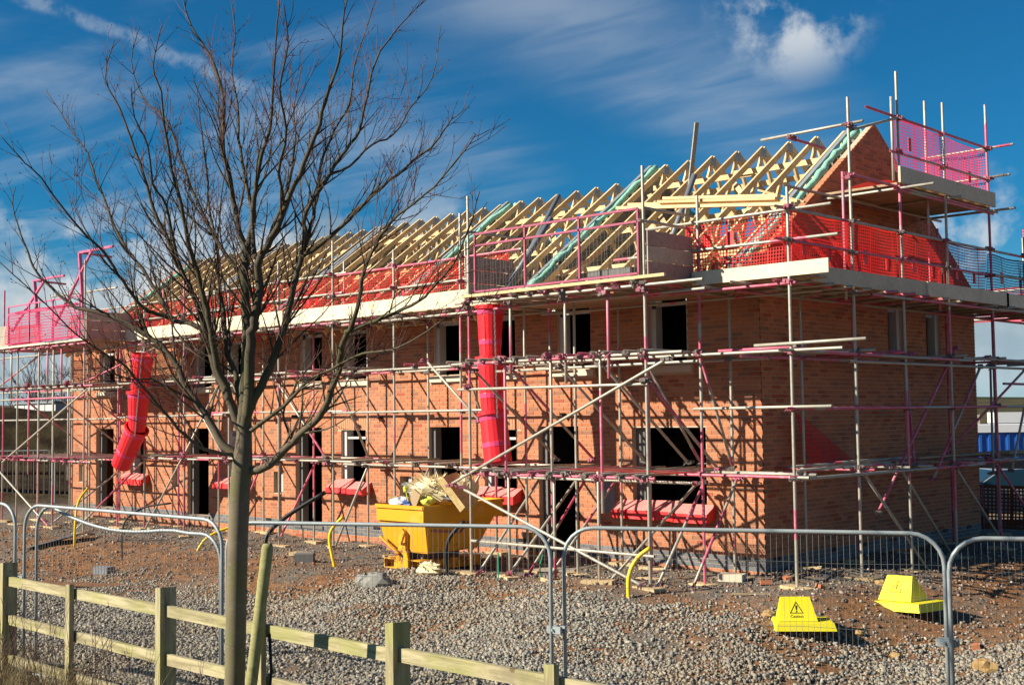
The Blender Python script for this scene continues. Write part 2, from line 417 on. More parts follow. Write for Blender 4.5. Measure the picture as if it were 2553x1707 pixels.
# ================================================================== ground
def sstep(a, b, x):
    t = np.clip((np.asarray(x, float) - a) / (b - a), 0, 1); return t * t * (3 - 2 * t)
def ground_z(x, y):
    x = np.asarray(x, float); y = np.asarray(y, float)
    z = -.33 + .08 * sstep(-3.5, .8, x) - .06 * sstep(-4, -12, x) - .36 * sstep(1.7, 4.3, x) * sstep(9, 4, y)
    dip = sstep(-2.8, -6.4, y - .55 * np.clip(x - .6, 0, 3)); z = z - .42 * dip
    z = z + .36 * sstep(-10.6, -11.9, y) + 1.25 * sstep(-12.2, -17.5, y)
    z = z - .36 * sstep(8.5, 15, y) * sstep(-22, -10, x)
    z = z + .62 * sstep(-27, -38, x) * sstep(-14, -6, y)
    b = 3.3 * np.exp(-(((x + 43 - (y - 8) * .35) / 5.) ** 2)) * sstep(-14, -5, y) * sstep(60, 25, y)      # earth bank, far left
    z = z + b * (1 + .16 * np.sin(y * .7) + .1 * np.sin(x * 1.9 + y))
    near = np.exp(-(((x + 4) / 30) ** 2 + ((y + 4) / 16) ** 2))
    z = z + near * .035 * (np.sin(x * 1.7 + y * .8) + np.sin(y * 2.3 - x * .6) + .6 * np.sin(x * 4.1 - y * 3.3))
    z = z + near * .05 * np.exp(-((x + 4.4) ** 2 / 3.2 + (y + 5.0) ** 2 / .6)) * 2          # gravel heaped up in the middle
    return z
def gz(x, y): return float(ground_z(x, y))
def make_ground():
    def axis(lo, hi, flo, fhi, fine):
        mid = np.arange(flo, fhi + 1e-6, fine)
        a = flo - np.geomspace(fine, flo - lo, 42); b = fhi + np.geomspace(fine, hi - fhi, 42)
        return np.concatenate([a[::-1], mid, b])
    xs = axis(-2500, 1500, -30, 11, .12); ys = axis(-900, 2600, -16, 8, .12)
    X, Y = np.meshgrid(xs, ys); Z = ground_z(X, Y)
    rr = np.random.default_rng(3); fine = (X > -30) & (X < 11) & (Y > -16) & (Y < 8)
    Z = Z + np.where(fine, rr.normal(0, .009, X.shape), 0)
    dist = np.hypot(X - 11, Y + 17)
    hill = 24 * sstep(250, 900, dist) * (.55 + .28 * np.sin(np.arctan2(Y + 17, X - 11) * 9) + .17 * np.sin(np.arctan2(Y + 17, X - 11) * 23 + 1))
    Z = Z + hill
    nx, ny = len(xs), len(ys)
    me = bpy.data.meshes.new('ground')
    v = np.stack([X, Y, Z], -1).reshape(-1, 3)
    i = np.arange(nx * ny).reshape(ny, nx)
    q = np.stack([i[:-1, :-1], i[:-1, 1:], i[1:, 1:], i[1:, :-1]], -1).reshape(-1, 4)
    me.vertices.add(len(v)); me.vertices.foreach_set('co', v.ravel())
    me.loops.add(q.size); me.loops.foreach_set('vertex_index', q.ravel().astype(np.int32))
    me.polygons.add(len(q)); me.polygons.foreach_set('loop_start', np.arange(0, q.size, 4, dtype=np.int32))
    me.update(calc_edges=True); me.polygons.foreach_set('use_smooth', [True] * len(q))
    def fn(t, p, b):
        sep = t.node('ShaderNodeSeparateXYZ'); t.l.new(p, sep.inputs[0]); x, y = sep.outputs[0], sep.outputs[1]
        n1 = t.noise(p, .45, 5, .6); n2 = t.noise(p, 5, 6, .7); n3 = t.noise(p, 26, 5, .7)
        grit = t.mix(t.smooth(n3, .32, .7), (.085, .076, .064), (.29, .26, .21))
        earth = t.mix(t.smooth(n2, .3, .7), (.15, .07, .032), (.36, .18, .082))
        pale = t.mix(t.smooth(n2, .4, .6), t.mix(n3, (.16, .13, .095), (.30, .26, .2)), (.22, .11, .05))
        w = t.math('MULTIPLY_ADD', t.math('SUBTRACT', n1, .5), 3.2, y)
        soil = t.math('MULTIPLY', t.math('MULTIPLY', t.smooth(w, -6.9, -5.4), t.math('MAXIMUM', t.smooth(w, -2.0, -3.4), t.smooth(x, 1.4, 2.6))), t.math('MAXIMUM', t.smooth(t.noise(p, .33, 3, .5), .36, .50), t.math('MULTIPLY', t.smooth(x, 1.2, 2.6), t.smooth(t.noise(p, .7, 3, .5), .38, .54))))
        c = t.mix(t.math('MULTIPLY', t.smooth(n2, .45, .62), .55), grit, earth)
        c = t.mix(soil, c, earth)
        c = t.mix(t.math('MULTIPLY', t.smooth(x, 2.2, 4.2), t.smooth(n1, .42, .6)), c, pale)
        # rough field grass, far brown fields
        far = t.vmath('DISTANCE', p, (11., -17., 0.))
        fld = t.mix(t.smooth(t.noise(p, .012, 5, .6), .38, .62), (.075, .085, .03), (.30, .21, .095))
        fld = t.mix(t.math('MULTIPLY', t.smooth(t.noise(p, .07, 5, .7), .5, .62), .6), fld, (.05, .05, .025))
        bank = t.mix(t.smooth(t.noise(p, .8, 5, .65), .4, .66), (.030, .018, .010), (.075, .055, .024))
        c = t.mix(t.smooth(x, -27, -31), c, bank)
        c = t.mix(t.smooth(far, 75, 120), c, t.mix(t.smooth(x, -30, -60), fld, t.mix(.75, fld, (.03, .028, .014))))
        verge = t.mix(n2, (.06, .06, .025), (.17, .13, .07)); c = t.mix(t.smooth(y, -11.6, -12.3), c, verge)
        bump(t, b, t.math('MULTIPLY_ADD', n3, .6, n2), .9, .06)
        return c
    me.materials.append(mat('site_ground', fn, .95, .1))
    o = bpy.data.objects.new('ground', me); COL.objects.link(o); o['kind'] = 'structure'
make_ground()

CAMP = np.array((11.348, -17.566, 2.374)); CF = np.array((-.697, .717)); CR = np.array((.717, .697))
def in_view(x, y, m=.06):
    dx = x - CAMP[0]; dy = y - CAMP[1]; d = dx * CF[0] + dy * CF[1]; l = dx * CR[0] + dy * CR[1]
    return (d > 5) & (np.abs(l / np.maximum(d, .1)) < .413 + m)
def stones(name, n, box, size, cmat, seed, keep, label=None, flat=.75):
    rr = np.random.default_rng(seed)
    base = np.array([(-1, -1, -1), (1, -1, -1), (1, 1, -1), (-1, 1, -1), (-1, -1, 1), (1, -1, 1), (1, 1, 1), (-1, 1, 1)], float) * .72
    F = np.array([(0, 2, 1), (0, 3, 2), (4, 5, 6), (4, 6, 7), (0, 1, 5), (0, 5, 4), (1, 2, 6), (1, 6, 5), (2, 3, 7), (2, 7, 6), (3, 0, 4), (3, 4, 7)])
    x = rr.uniform(box[0], box[1], n); y = rr.uniform(box[2], box[3], n)
    k = in_view(x, y) & keep(x, y, rr); x = x[k]; y = y[k]; n = len(x)
    s = size[0] + (size[1] - size[0]) * rr.beta(1.5, 3.2, n)
    S = s[:, None] * rr.uniform(.62, 1.25, (n, 3)); S[:, 2] *= flat
    V = base[None] * (1 + rr.uniform(-.5, .3, (n, 8, 3)))
    V = V * S[:, None, :]
    a = rr.uniform(0, 2 * np.pi, n); tl = rr.normal(0, .8, n)
    ca, sa, ct, st = np.cos(a), np.sin(a), np.cos(tl), np.sin(tl)
    y1 = V[..., 1] * ct[:, None] - V[..., 2] * st[:, None]; z1 = V[..., 1] * st[:, None] + V[..., 2] * ct[:, None]
    x2 = V[..., 0] * ca[:, None] - y1 * sa[:, None]; y2 = V[..., 0] * sa[:, None] + y1 * ca[:, None]
    P = np.stack([x2 + x[:, None], y2 + y[:, None], z1 + (ground_z(x, y) + S[:, 2] * rr.uniform(.0, .7, n))[:, None]], -1)
    fi = (F[None] + (np.arange(n) * 8)[:, None, None]).reshape(-1, 3)
    me = bpy.data.meshes.new(name); v = P.reshape(-1, 3)
    me.vertices.add(len(v)); me.vertices.foreach_set('co', v.ravel())
    me.loops.add(fi.size); me.loops.foreach_set('vertex_index', fi.ravel().astype(np.int32))
    me.polygons.add(len(fi)); me.polygons.foreach_set('loop_start', np.arange(0, fi.size, 3, dtype=np.int32))
    me.update(calc_edges=True)
    at = me.attributes.new('rnd', 'FLOAT', 'FACE'); at.data.foreach_set('value', np.repeat(rr.random(n), 12).astype(np.float32))
    me.materials.append(cmat); o = bpy.data.objects.new(name, me); COL.objects.link(o); o['kind'] = 'stuff'
    if label: tag(o, *label)
    return o
def f_gravel(t, p, b):
    c = t.ramp(attr(t), [(0, (.16, .155, .145)), (.25, (.30, .275, .225)), (.5, (.41, .345, .235)), (.72, (.27, .27, .26)), (.9, (.47, .40, .28)), (1, (.58, .52, .42))])
    n = t.noise(p, 45, 4, .65); z = t.noise(p, .5, 3, .5)
    c = t.mix(t.math('MULTIPLY', n, .5), c, (.13, .11, .085))
    sep = t.node('ShaderNodeSeparateXYZ'); t.l.new(p, sep.inputs[0])
    tan = t.smooth(t.math('MULTIPLY_ADD', z, 3., t.math('MULTIPLY_ADD', sep.outputs[0], -.35, sep.outputs[1])), -6.6, -9.2)
    c = t.mix(t.math('MULTIPLY', tan, .42), c, (.33, .255, .15))
    return t.mix(t.math('MULTIPLY', t.smooth(z, .48, .62), .3), c, (.26, .19, .115))
M_GRAVEL = mat('crushed_stone', f_gravel, .9, .2)
def f_rubble(t, p, b):
    return t.ramp(attr(t), [(0, (.08, .07, .06)), (.35, (.18, .15, .12)), (.6, (.26, .17, .1)), (.8, (.33, .29, .24)), (.93, (.34, .13, .06)), (1, (.5, .47, .42))])
M_RUBBLE = mat('site_rubble', f_rubble, .92, .15)
def edge(x): return np.interp(x, [-13, -11.3, -9.5, -7.5, -6.2, -5.4, -4.1, -2, .4, 1.7, 3.2, 4.8, 8], [-6.3, -5.2, -5.3, -5.3, -4.8, -3.5, -3.1, -3.2, -3.5, -3.3, -2.5, -1.5, .5]) + .12 * np.sin(x * 2.1) + .1 * np.sin(x * 5.3)
stones('gravel', 235000, (-17, 9.5, -11.6, .6), (.012, .044), M_GRAVEL, 5,
       lambda x, y, r: (y < edge(x) + r.normal(0, .3, len(x))) & (y > -11.55) & ((r.random(len(x)) < .42) | (np.sin(x * .75 + .6 * np.sin(y * .9)) * np.sin(y * 1.25 - x * .42 + 1) + .35 * np.sin(x * 2.3 + y * 3.1) < .62)), ('grey crushed stone spread thickly along the site track behind the mesh fence', 'gravel'))
stones('rubble', 26000, (-22, 7, -6.5, 6), (.012, .045), M_RUBBLE, 9,
       lambda x, y, r: (y > edge(x) - 1.2) & ~((x < .05) & (y > -.05)), ('loose grit and brick crumbs scattered over the brown soil by the houses', 'rubble'), .7)
# ================================================================== the row of houses
HOUSE = thing('terraced_house', 'row of unfinished red brick houses with open timber roof trusses', 'building', (0, 0, -.33))
DOORS = [(-22.75, -21.71), (-17.76, -16.72), (-12.95, -11.92), (-8.26, -7.24), (-5.06, -4.03)]
GWIN = [(-20.77, -19.9), (-15.87, -15.0), (-11.2, -10.32), (-6.55, -5.66)]
UWIN = [(-22.55, -21.66), (-20.80, -19.92), (-17.44, -16.58), (-15.87, -15.02), (-12.77, -11.91), (-11.13, -10.28), (-8.05, -7.2), (-6.5, -5.65), (-4.54, -3.69), (-2.33, -1.48)]
SLOTS = [(-23.8, -23.46), (-18.48, -18.14), (-13.84, -13.46), (-9.17, -8.79)]
BIG = (-2.75, -1.14)
FOPS = [(a, b, -.08, 2.2) for a, b in DOORS] + [(a, b, .83, 2.12) for a, b in GWIN] + [(a, b, 3.26, 4.5) for a, b in UWIN] \
    + [(a, b, .62, 1.14) for a, b in SLOTS] + [(BIG[0], BIG[1], .62, 2.15)]
GOPS = [(4.43, 5.02, 3.48, 4.5), (6.02, 6.66, 3.48, 4.47)]
SLOPE = .713; EAVE = 4.92; MIDY = 4.12; WID = 8.28
def verge(y): return EAVE + SLOPE * (y if y < MIDY else WID - y)
LEFT = -24.3

def wall_cells(mb, fn, u0, u1, z0, z1, ops, thick):
    us = sorted({u0, u1, *[o[0] for o in ops], *[o[1] for o in ops]}); zs = sorted({z0, z1, *[o[2] for o in ops], *[o[3] for o in ops]})
    def hole(u, z): return any(o[0] < u < o[1] and o[2] < z < o[3] for o in ops)
    for a, b in zip(us[:-1], us[1:]):
        for c, d in zip(zs[:-1], zs[1:]):
            if hole((a + b) / 2, (c + d) / 2): continue
            mb.quad(fn(a, c, 0), fn(b, c, 0), fn(b, d, 0), fn(a, d, 0)); mb.quad(fn(a, c, thick), fn(a, d, thick), fn(b, d, thick), fn(b, c, thick))
    for a, b, c, d in ops:
        mb.quad(fn(a, c, 0), fn(a, d, 0), fn(a, d, thick), fn(a, c, thick)); mb.quad(fn(b, c, 0), fn(b, c, thick), fn(b, d, thick), fn(b, d, 0))
        mb.quad(fn(a, c, 0), fn(a, c, thick), fn(b, c, thick), fn(b, c, 0)); mb.quad(fn(a, d, 0), fn(b, d, 0), fn(b, d, thick), fn(a, d, thick))
    mb.quad(fn(u0, z1, 0), fn(u1, z1, 0), fn(u1, z1, thick), fn(u0, z1, thick)); mb.quad(fn(u0, z0, 0), fn(u0, z1, 0), fn(u0, z1, thick), fn(u0, z0, thick))
    mb.quad(fn(u1, z0, 0), fn(u1, z1, 0), fn(u1, z1, thick), fn(u1, z0, thick))
ff = lambda u, z, d: (u, .007 + d, z)
gf = lambda u, z, d: (-.007 - d, u, z)
mb = MB(); wall_cells(mb, ff, LEFT + .01, -.01, -.6, 4.66, FOPS, .30)
FRONT = mb.build('front_wall', M_MORTAR, HOUSE)
mb = MB(); wall_cells(mb, gf, .01, WID - .01, -.6, EAVE, GOPS, .30)
mb.prism([(-.007, .01, EAVE + .002), (-.007, WID - .01, EAVE + .002), (-.007, MIDY, verge(MIDY) - .01)], (-.115, 0, 0))
GABLE = mb.build('gable_wall', M_MORTAR, HOUSE)

for y0, y1 in ((.0, MIDY), (WID, MIDY)):
    m = MB(); n = 34
    for k in range(n):
        a = y0 + (y1 - y0) * (k + .04) / n; b = y0 + (y1 - y0) * (k + .96) / n
        m.hexa([(-.13, a, verge(a) - .05), (.004, a, verge(a) - .05), (.004, b, verge(b) - .05), (-.13, b, verge(b) - .05), (-.13, a, verge(a) + .012), (.004, a, verge(a) + .012), (.004, b, verge(b) + .012), (-.13, b, verge(b) + .012)], random.Random(k).random() * .5)
    m.build('verge_bricks', M_BRICK, HOUSE, kind='stuff')
def courses(u0, u1, zlo, zhi, ops, clip=None, lo_hi=None):
    out = []; j0 = math.ceil(zlo / .075)
    for j in range(j0, int(zhi / .075)):
        z0 = j * .075 + .005; z1 = z0 + .065; zm = (z0 + z1) / 2
        a, b = lo_hi(zm) if lo_hi else (u0, u1)
        cuts = [(o[0], o[1]) for o in ops if o[2] < zm < o[3]]
        segs = [(a, b)]
        for c0, c1 in cuts:
            segs = [q for s in segs for q in ((s[0], min(s[1], c0)), (max(s[0], c1), s[1])) if q[1] - q[0] > .02]
        k0 = math.floor(a / .225) - 1; off = .1125 * (j % 2)
        for s0, s1 in segs:
            k = math.floor((s0 - off) / .225)
            while k * .225 + off < s1:
                x0 = max(s0, k * .225 + off); x1 = min(s1, (k + 1) * .225 + off); k += 1
                e0 = .0 if x0 == s0 else .005; e1 = .0 if x1 == s1 else .005
                if x1 - x0 > .03: out.append((x0 + e0, x1 - e1, z0, z1, j))
    return out
fb = courses(LEFT, 0, -.6, 4.66, FOPS + [(a - .14, b + .14, 2.12, 2.395) for a, b in GWIN] + [(a - .12, b + .12, 3.1, 3.26) for a, b in UWIN])
def gl(z): return (0., WID) if z < EAVE else ((z - EAVE) / SLOPE, WID - (z - EAVE) / SLOPE)
gb = courses(0, WID, -.6, verge(MIDY) - .06, GOPS, lo_hi=gl)
def brick_box(mb, fn, q, a, dj=0.):
    x0, x1, z0, z1, j = q
    P = [fn(x0, z0, -.007 - dj), fn(x1, z0, -.007 - dj), fn(x1, z1, -.007 - dj), fn(x0, z1, -.007 - dj), fn(x0, z0, .004), fn(x1, z0, .004), fn(x1, z1, .004), fn(x0, z1, .004)]
    mb.add(P, [(0, 1, 2, 3), (0, 4, 5, 1), (1, 5, 6, 2), (2, 6, 7, 3), (3, 7, 4, 0)], a)
rb = random.Random(4)
def lay(bricks, fn, wall, near):
    """the bricks nearest the lens are objects of their own, the rest one joined part"""
    camv = Vector((11.35, -17.57, 2.4))
    full = [q for q in bricks if q[4] >= 0]
    order = sorted(full, key=lambda q: (Vector(fn((q[0] + q[1]) / 2, q[2], 0)) - camv).length)
    single = set(order[:near]); rest = MB(); dark = MB(); shared = {}
    for q in bricks:
        a = rb.random(); dj = rb.uniform(-.0012, .0012)
        if q in single:
            v = int(a * 9); w = round(q[1] - q[0], 3); key = (v, w)
            if key not in shared:
                m = MB(); brick_box(m, fn, (-(w / 2) if fn is ff else -(w / 2), w / 2, -.0325, .0325, 0), a); shared[key] = m.mesh('brick', M_BRICK)
            c = fn((q[0] + q[1]) / 2, (q[2] + q[3]) / 2, 0)
            o = place('brick', shared[key], wall, (c[0], 0, c[2]) if fn is ff else (0, c[1], c[2]))
        elif -4 < q[4] < 0: brick_box(dark, fn, q, a, dj)
        else: brick_box(rest, fn, q, a, dj)
    rest.build('brickwork', M_BRICK, wall, kind='stuff'); dark.build('plinth_brickwork', M_BLUEBRICK, wall, kind='stuff')
lay(fb, ff, FRONT, 290); lay(gb, gf, GABLE, 290)

# flat arches of upright bricks, sills, formers
def f_arch(t, p, b): return t.mix(t.noise(p, 30, 4, .6), (.46, .20, .10), (.58, .30, .17))
M_ARCH = mat('gauged_brick', f_arch, .9, .15)
for a, b in GWIN:
    for k in range(15):
        w = (b - a + .26) / 15; x = a - .13 + w * (k + .5); lean = (k - 7) * .0055
        m = MB(); m.hexa([(x - w / 2 + .006, .0, 2.13), (x + w / 2 - .006, .0, 2.13), (x + w / 2 - .006, .05, 2.13), (x - w / 2 + .006, .05, 2.13),
                          (x - w / 2 + .006 + lean, .0, 2.385), (x + w / 2 - .006 + lean, .0, 2.385), (x + w / 2 - .006 + lean, .05, 2.385), (x - w / 2 + .006 + lean, .05, 2.385)], .2 + .3 * rb.random())
        m.build('arch_brick', M_ARCH, HOUSE)
for i, (a, b) in enumerate(UWIN):
    m = MB(); m.hexa([(a - .11, -.075, 3.115), (b + .11, -.075, 3.115), (b + .11, .1, 3.115), (a - .11, .1, 3.115), (a - .11, -.075, 3.235), (b + .11, -.075, 3.235), (b + .11, .1, 3.26), (a - .11, .1, 3.26)])
    m.build('window_sill', M_SILL, HOUSE)
def former(m0, x, z0, z1, w=.10): MB().box((x, .07, z0), (x + w, .26, z1)).build('window_former', m0, HOUSE)
for a, b in UWIN:
    former(M_LINING, a + .002, 3.262, 4.498, .115); former(M_LINING, b - .062, 3.262, 4.498, .06)
    MB().box((a + .119, .09, 4.30), (b - .064, .2, 4.36)).build('cross_rail', M_LINING, HOUSE)
    MB().box((a + .06, .045, 4.26), (a + .13, .068, 4.37)).build('bracket', M_BLACK, HOUSE)
for a, b in GWIN:
    former(M_LINING, a + .002, .832, 2.118, .115); former(M_LINING, b - .062, .832, 2.118, .06)
    MB().box((a + .119, .09, 1.92), (b - .064, .2, 1.97)).build('cross_rail', M_LINING, HOUSE)
for y0, y1, z0, z1 in GOPS:
    MB().box((-.22, y1 - .13, z0 + .002), (-.06, y1 - .002, z1 - .002)).build('window_former', M_LINING, HOUSE)
    MB().box((-.20, y0 + .02, z1 - .2), (-.1, y1 - .14, z1 - .14)).build('cross_rail', M_LINING, HOUSE)
for a, b in DOORS:
    MB().box((a + .002, .12, -.078), (a + .12, .29, 2.198)).build('door_reveal', M_BLOCK, HOUSE)
    MB().box((a - .05, -.03, -.16), (b + .05, .12, -.085)).build('threshold', M_BLOCK, HOUSE)
for a, b in SLOTS: MB().box((b - .2, .10, .64), (b - .01, .13, 1.12)).build('meter_card', M_LINING, HOUSE)
m = MB(); m.box((BIG[0] + .002, .12, .622), (BIG[0] + .2, .29, 2.148)); m.build('window_reveal', M_BLOCK, HOUSE)
m = MB(); m.box((-3.44, .0 - .02, .62), (-3.16, -.002, 1.16)); m.build('meter_box', M_FELT, HOUSE)
# vents just above the ground and small pipe stubs
for x in (-.35, -1.2, -2.6, -5.5, -8.7, -9.9, -14.0): MB().box((x - .16, -.012, -.055), (x + .06, .02, .0)).build('air_brick', M_BLACK, HOUSE)
for y in (.25, 2.1, 3.2, 4.3, 5.4, 6.5, 7.6): MB().box((-.02, y, -.07), (.010, y + .19, .0)).build('air_brick', M_BLACK, HOUSE)
for x, z in ((-9.75, 2.40), (-4.35, 2.4), (-12.9, 2.45)): MB().path([(x, .03, z), (x, -.13, z)], .035, 8).build('overflow_pipe', M_BLACK, HOUSE)

# inside: floors, cross walls, back walls
PARTY = [-5.22, -9.66, -14.4, -19.2]
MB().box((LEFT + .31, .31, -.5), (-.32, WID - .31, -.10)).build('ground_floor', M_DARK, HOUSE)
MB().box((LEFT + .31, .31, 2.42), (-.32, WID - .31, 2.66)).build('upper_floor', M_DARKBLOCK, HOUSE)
MB().box((LEFT + .31, .05, 4.60), (-.32, WID - .05, 4.635)).build('loft_light_block', M_DARK, HOUSE)  # added sheet that keeps daylight from the open roof out of the rooms
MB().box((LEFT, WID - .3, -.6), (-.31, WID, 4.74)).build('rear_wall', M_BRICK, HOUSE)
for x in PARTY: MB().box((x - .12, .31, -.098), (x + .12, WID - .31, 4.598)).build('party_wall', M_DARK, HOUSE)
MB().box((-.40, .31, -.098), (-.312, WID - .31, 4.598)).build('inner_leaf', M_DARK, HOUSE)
blocks = MB()
for z0, z1 in ((-.098, 2.418), (2.662, 4.598)):
    k = 0
    while z0 + k * .225 < z1:
        za = z0 + k * .225 + .006; zb = min(z1, z0 + (k + 1) * .225 - .006); xx = LEFT + .4 + (.22 if k % 2 else 0)
        while xx < -.4:
            if not any(abs((xx + .215) - p) < .36 for p in PARTY): blocks.box((xx + .006, 4.0, za), (min(xx + .434, -.34), 4.1, zb), rb.random())
            xx += .44
        k += 1
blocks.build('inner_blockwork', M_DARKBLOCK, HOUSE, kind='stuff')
m = MB(); m.prism([(LEFT, 0, -.6), (LEFT, WID, -.6), (LEFT, WID, EAVE - .22), (LEFT, MIDY, verge(MIDY) - .22), (LEFT, 0, EAVE - .22)], (.3, 0, 0)); m.build('far_gable_wall', M_BRICK, HOUSE)

# spandrel walls of grey block that rise between the houses, with a barrier along the top edge
def spandrel(x, dz, near):
    m = MB(); k = 0
    while True:
        za = 4.65 + k * .225; zb = za + .213; zm = (za + zb) / 2
        y0 = (zm - EAVE - dz + .16) / SLOPE; y0 = max(.02, y0)
        if y0 > MIDY - .1: break
        y1 = WID - y0; yy = y0 - (.22 if k % 2 else 0)
        while yy < y1:
            a, b = max(yy, y0), min(yy + .428, y1)
            if b - a > .05: m.box((x - .1, a, za), (x + .1, b, zb), rb.random())
            yy += .44
        k += 1
    m.build('spandrel_block', M_BLOCK, HOUSE, kind='stuff')
    for s in (0, 1):
        pts = []
        for i in range(26):
            y = -.05 + (MIDY + .0) * i / 25; z = EAVE + dz + SLOPE * y - .03 + rb.uniform(-.02, .025)
            pts.append((x + rb.uniform(-.045, .045), y if s == 0 else WID - y, z))
        m = MB()
        m.path(pts, [.045 + rb.uniform(0, .04) for _ in pts], 7); m.build('cavity_barrier', M_GREEN if near else M_FELT, HOUSE, smooth=True)
        m = MB(); m.beam((x - .16, -.1 if s == 0 else WID + .1, EAVE + dz - .1), (x - .16, MIDY, verge(MIDY) + dz - .02), .09, .05); m.build('felt_strip', M_FELT, HOUSE)
for i, x in enumerate(PARTY): spandrel(x, 0 if i == 0 else -.22, i < 2)
spandrel(-.34, 0., True)
spandrel(LEFT + .45, -.22, True)

# roof trusses: tie with nail plates, two rafters and four webs each
def seg(y0, z0, y1, z1, w=.047, h=.118):
    m = MB(); m.beam((0, y0, z0), (0, y1, z1), w, h); return m.mesh('timber', M_TRUSS)
zr = lambda y: EAVE + SLOPE * y - .065
RAFT = [seg(-.42, zr(-.42), MIDY, zr(MIDY)), seg(WID + .42, zr(-.42), MIDY, zr(MIDY))]
WEBS = [seg(2.06, zr(2.06) - .05, 2.76, 4.78, .044, .098), seg(2.76, 4.78, MIDY - .03, zr(MIDY) - .12, .044, .098), seg(WID - 2.06, zr(2.06) - .05, WID - 2.76, 4.78, .044, .098), seg(WID - 2.76, 4.78, MIDY + .03, zr(MIDY) - .12, .044, .098)]
m = MB(); m.beam((0, -.05, 4.735), (0, WID + .05, 4.735), .042, .10); TIE = m.mesh('tie', M_TRUSS)
m = MB(); m.box((-.024, MIDY - .09, zr(MIDY) - .17), (.024, MIDY + .09, zr(MIDY) - .01)); PLATE = m.mesh('plate', M_GALV)
TX = [(-.62 - .62 * i, 0) for i in range(8)] + [(-5.75 - .602 * i, -.22) for i in range(7)] + [(-10.05 - .602 * i, -.22) for i in range(8)] + [(-14.85 - .602 * i, -.22) for i in range(8)] + [(-19.62 - .602 * i, -.22) for i in range(8)]
for x, dz in TX:
    t = place('roof_truss', TIE, HOUSE, (x, 0, dz))
    for r_ in RAFT: place('rafter', r_, t, (x, 0, dz))
    for w_ in WEBS: place('web', w_, t, (x, 0, dz))
    place('nail_plate', PLATE, t, (x, 0, dz))
# binders and diagonal braces nailed across the trusses
def plank(p, q, w, h, name='binder', mt=None, par=None, up=(0, 0, 1)): return MB().beam(p, q, w, h, up).build(name, mt or M_TRUSS, par or HOUSE)
ALT = 0
for xa, xb, dz in ((-.4, -2.9, 0), (-2.5, -5.0, 0), (-5.5, -7.8, -.22), (-7.3, -9.5, -.22), (-9.9, -12.2, -.22), (-11.8, -14.2, -.22), (-14.6, -17, -.22), (-16.6, -19, -.22), (-19.4, -22, -.22), (-21.5, -23.9, -.22)):
    o = rb.uniform(-.05, .05); ALT += 1; e = .045 * (ALT % 2)
    plank((xa, 3.72 - e, 7.22 + dz + o), (xb, 3.72 - e, 7.26 + dz + o), .04, .11)
    plank((xa, 4.52 + e, 7.16 + dz), (xb, 4.52 + e, 7.18 + dz), .04, .11)
    plank((xa, 2.22 - e, 6.18 + dz + o), (xb, 2.22 - e, 6.14 + dz + o), .04, .10)
    plank((xa, WID - 2.2 + e, 6.16 + dz), (xb, WID - 2.2 + e, 6.16 + dz), .04, .10)
    plank((xa, 1.0, 4.82 + dz + e), (xb, 1.0, 4.82 + dz + e), .10, .04)
    plank((xa, .62 - e, 5.16 + dz + o), (xb, .60 - e, 5.20 + dz), .035, .10)
    plank((xa - .1, 1.2, 5.58 + dz), (xb + .2, 3.3, 7.06 + dz), .1, .025, 'diagonal_brace', up=(0, -SLOPE, 1))
    plank((xa - .1, WID - 3.4, 7.16 + dz), (xb + .2, WID - 1.2, 5.6 + dz), .1, .025, 'diagonal_brace', up=(0, SLOPE, 1))
# ================================================================== scaffolding
rs = random.Random(21)
def tube_mesh():
    m = MB(); n = 9; ro, ri = .0245, .0195
    vs = []; fs = []
    for z, r in ((-.5, ri), (-.5, ro), (.5, ro), (.5, ri), (.45, ri), (-.45, ri)):
        for k in range(n): vs.append((r * math.cos(2 * math.pi * k / n), r * math.sin(2 * math.pi * k / n), z))
    for i in (0, 1, 2, 3):
        for k in range(n):
            k2 = (k + 1) % n; fs.append((i * n + k, i * n + k2, (i + 1) * n + k2, (i + 1) * n + k))
    for k in range(n): k2 = (k + 1) % n; fs.append((5 * n + k, 5 * n + k2, k2, k))
    fs += [tuple(range(4 * n, 5 * n)), tuple(range(6 * n - 1, 5 * n - 1, -1))]
    m.add(vs, fs); me = m.mesh('tube', M_TUBE)
    sm = [len(f) == 4 for f in fs]; me.polygons.foreach_set('use_smooth', sm); return me
TUBE = tube_mesh()
m = MB(); m.box((-.045, -.05, -.03), (.045, .05, .03)); m.box((-.06, .02, -.022), (-.03, .085, .022)); m.box((.025, -.09, -.018), (.05, -.03, .018)); m.path([(.05, .03, 0), (.105, .05, 0)], .011, 5); m.path([(-.02, -.05, 0), (-.03, -.10, -.05)], .010, 5)
COUP = m.mesh('coupler', M_COUP)
def tube(name, p, q, par):
    p = Vector(p); q = Vector(q); d = q - p
    return place(name, TUBE, par, (p + q) / 2, d.to_track_quat('Z', 'Y'), (1, 1, d.length))
def coup(x, y, z, par, n=1):
    for i in range(n):
        e = Matrix.Rotation(rs.uniform(0, 6.28), 3, 'Z') @ Matrix.Rotation(rs.uniform(-.4, .4), 3, 'X')
        place('coupler', COUP, par, (x + rs.uniform(-.02, .02), y + rs.uniform(-.03, .0), z + rs.uniform(-.03, .03)), e.to_quaternion(), (1, 1, 1))
def base_board(x, y, par, big=1.):
    g = gz(x, y); a = rs.uniform(-.5, .5); l = .26 * big
    mm = MB(); mm.M = Matrix.Translation((x, y, g)) @ Matrix.Rotation(a, 4, 'Z') @ Matrix.Rotation(rs.uniform(-.04, .04), 4, 'Y')
    mm.box((-l, -.11, -.02), (l, .11, .04)); mm.build('sole_board', M_OFFCUT, par); return g + .035
J = lambda s=.02: rs.uniform(-s, s)
